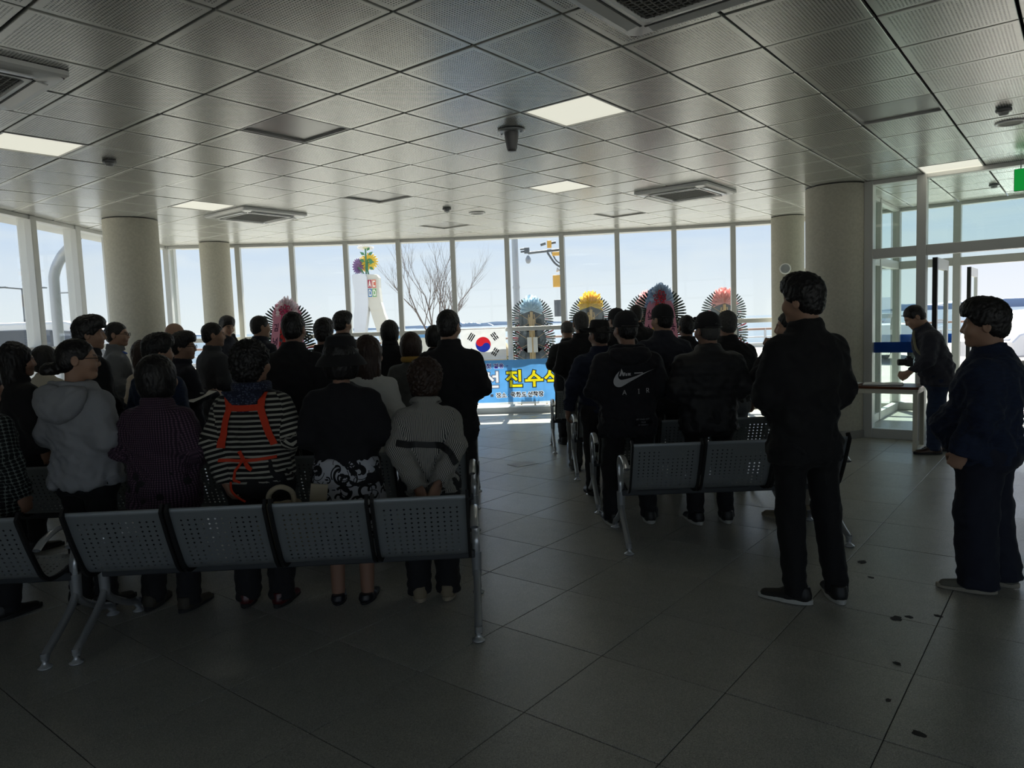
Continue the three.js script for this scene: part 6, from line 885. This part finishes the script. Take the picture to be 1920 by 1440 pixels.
person({ x: 1.497, z: -5.48, h: 1.6, w: 1.12, d: 1.1, turn: 4, look: 14, arms: 'front', hair: 'short', hairMat: M_hairG, hat: 'cap', skin: 2, stance: 0.12, shoes: { ...soft }, label: 'man in a dark quilted jacket with sunglasses on his cap', top: jkt(cloth(lin(0.012, 0.012, 0.015), { rough: 0.6 }), { hem: 0.78, quilt: 0.006, loose: 0.018 }),
  extra: (t, q) => { const L = []; for (const s of [1, -1]) { L.push(new THREE.SphereGeometry(0.028, 14, 8).scale(1, 0.75, 0.25).translate(s * 0.034, 0.09, -0.105), rod([s * 0.06, 0.095, -0.1], [s * 0.098, 0.06, 0.03], 0.003)); } q.onHead('sunglasses', merge(L), M_black); } });
person({ x: 2.139, z: -5.50, h: 1.6, turn: 30, look: 35, arms: [[[0.2, 1.2, -0.16], [0.05, 1.4, -0.17], 0, 'fist'], 'down'], hair: 'short', skin: 1, shoes: tan, bottom: { mat: cloth(lin(0.2, 0.18, 0.15)) }, label: 'man raising one hand to his face behind the tall man in black', top: jkt(black()) });
person({ x: 1.570, z: -3.86, h: 1.77, w: 1.0, d: 1.0, turn: 14, look: 22, arms: [[[0.22, 1.12, -0.02], [0.08, 1.02, -0.19], 0.6, 'fist'], [[0.22, 1.12, 0.02], [0.07, 1.0, -0.18], 0.6, 'fist']], hair: 'tousled', hs: 1.0, skin: 1, shoes: soft, feet: [[0.06, -0.02, 42], [0.17, 0.02, -18]], label: 'tall man all in black with white-soled shoes standing in the aisle', top: { name: 'jacket', mat: cloth(lin(0.008, 0.008, 0.009)), hem: 0.76, collar: 0.028, loose: 0.012, fold: 0.007, cell: 0.011 }, bottom: { mat: cloth(lin(0.007, 0.007, 0.008)), loose: 0.016 } });
person({ x: 2.62, z: -3.96, h: 1.605, w: 1.12, d: 1.22, turn: 48, look: 6, arms: [[[0.23, 1.12, 0.03], [0.22, 0.88, -0.07], 0, 'fist'], 'down'], hair: 'tousled', hs: 1.0, skin: 1, shoes: { mat: std(lin(0.16, 0.16, 0.13), 0.8), sole: std(lin(0.35, 0.32, 0.26), 0.8) }, feet: [[0.1, -0.03, 12], [0.1, 0.05, -10]], label: 'man in a dark blue work jacket standing in profile', top: { name: 'work_jacket', mat: cloth(lin(0.09, 0.125, 0.2), { map: every(T_denim, 0.22) }), hem: 0.80, collar: 0.026, loose: 0.022, fold: 0.008, belly: 0.1, cell: 0.011 }, bottom: { mat: cloth(lin(0.012, 0.015, 0.03)), loose: 0.034, flare: 1.6 } });
person({ x: 4.640, z: -7.82, h: 1.66, w: 1.08, d: 1.1, turn: 74, look: 2, pitch: 26, bend: 0.36, arms: [[[0.23, 1.12, -0.12], [0.16, 0.97, -0.33], 0.3, 'fist'], 'pocket'], hair: 'short', skin: 1, feet: [[0.09, -0.08, 8], [0.1, 0.06, -6]], shoes: { mat: std(lin(0.06, 0.03, 0.018), 0.4) }, label: 'man bending over the guest book with a camera strap across his chest', top: { name: 'jacket', mat: cloth(lin(0.03, 0.03, 0.042)), hem: 0.78, collar: 0.022, loose: 0.016, fold: 0.007, belly: 0.04, sleeve: 0.75 }, bottom: { mat: cloth(lin(0.13, 0.17, 0.24), { map: every(T_denim, 0.2) }), loose: 0.02 },
  extra: (t, q) => {
    const M_s = std(lin(0.25, 0.23, 0.15), 0.7), pt = (x, y, z) => q.bendV(V(x, y * q.yS, z)).toArray();
    part('camera_strap', tube([pt(0.1, 1.43, 0.1), pt(-0.03, 1.45, -0.07), pt(-0.1, 1.36, -0.12), pt(-0.17, 1.25, -0.145), pt(-0.22, 1.12, -0.1)], 0.014, 24, 8), M_s, t);
    const c = part('camera', merge([rbox(0.13, 0.09, 0.06, 0.012), lathe([[0.036, 0], [0.036, 0.07], [0.03, 0.08], [0, 0.08]], 20).rotateX(-Math.PI / 2).translate(0, 0, -0.03), rbox(0.05, 0.03, 0.04, 0.006, 0, 0.055, 0)]), M_black, t); c.position.set(...pt(-0.1, 1.14, -0.26));
  } });
// ---- small things by the people
{ const t = thing('microphone_stand', 'black microphone on a thin stand before the reading man', 'microphone', [-3.42, 0, -9.28]); part('base', lathe([[0, 0.012], [0.13, 0.012], [0.14, 0], [0, 0]], 32), M_black, t); part('pole', rod([0, 0.01, 0], [0, 1.36, 0], 0.01), M_black, t); part('boom', rod([0, 1.34, 0], [-0.1, 1.5, -0.02], 0.008), M_black, t); part('microphone', merge([rod([-0.06, 1.44, -0.012], [-0.13, 1.55, -0.026], 0.014, 0.02), new THREE.SphereGeometry(0.027, 14, 10).translate(-0.14, 1.565, -0.028)]), M_black, t); }
{ const t = thing('paper_sheet', 'white paper sheet held by the man in glasses', 'paper', [-2.82, 1.03, -6.52], -0.8); part('sheet', box(0.17, 0.003, 0.23).rotateX(0.35), std(lin(0.7, 0.7, 0.68), 0.8), t); part('clip', box(0.08, 0.012, 0.02, 0, 0.03, 0.0), M_galv, t); }
{ const t = thing('tote_bag', 'cream cloth bag slumped on the bench behind the apron', 'bag', [-1.22, 0.425, -3.78], 0.2), g = displace(iso((x, y, z) => smax(ell(x, y, z, [0, 0.11, 0], [0.17, 0.15, 0.09]), -y, 0.02), [-0.22, -0.02, -0.14], [0.22, 0.3, 0.14], 0.012), (x, y, z) => 0.016 * noise3(x * 12, y * 12, z * 12)); part('bag_body', g, cloth(lin(0.4, 0.34, 0.24), { bump: null }), t); part('handle', tube([[-0.09, 0.22, 0.02], [-0.085, 0.31, 0.03], [-0.03, 0.345, 0.03], [0.03, 0.31, 0.02], [0.04, 0.22, 0.02]], 0.014, 20, 8), cloth(lin(0.4, 0.34, 0.24), { bump: null }), t); part('flap', box(0.09, 0.12, 0.012, 0.12, 0.3, 0).rotateZ(-0.15), cloth(lin(0.42, 0.36, 0.26), { bump: null }), t); }
{ const t = thing('floor_notice', 'small pale sheet lying on the aisle floor', 'paper', [0.09, 0.0015, -8.05], 0.65); part('sheet', box(0.3, 0.0015, 0.2, 0, 0.001, 0), std(lin(0.45, 0.46, 0.48), 0.6), t); part('tape', box(0.32, 0.001, 0.03, 0, 0.0022, 0.09), std(lin(0.5, 0.5, 0.5), 0.3), t); }
for (const o of scene.children) shade(o);
scene.traverse((o) => { if (o.isMesh && o.material === M_glass) o.castShadow = false; });
renderer.render(scene, camera);
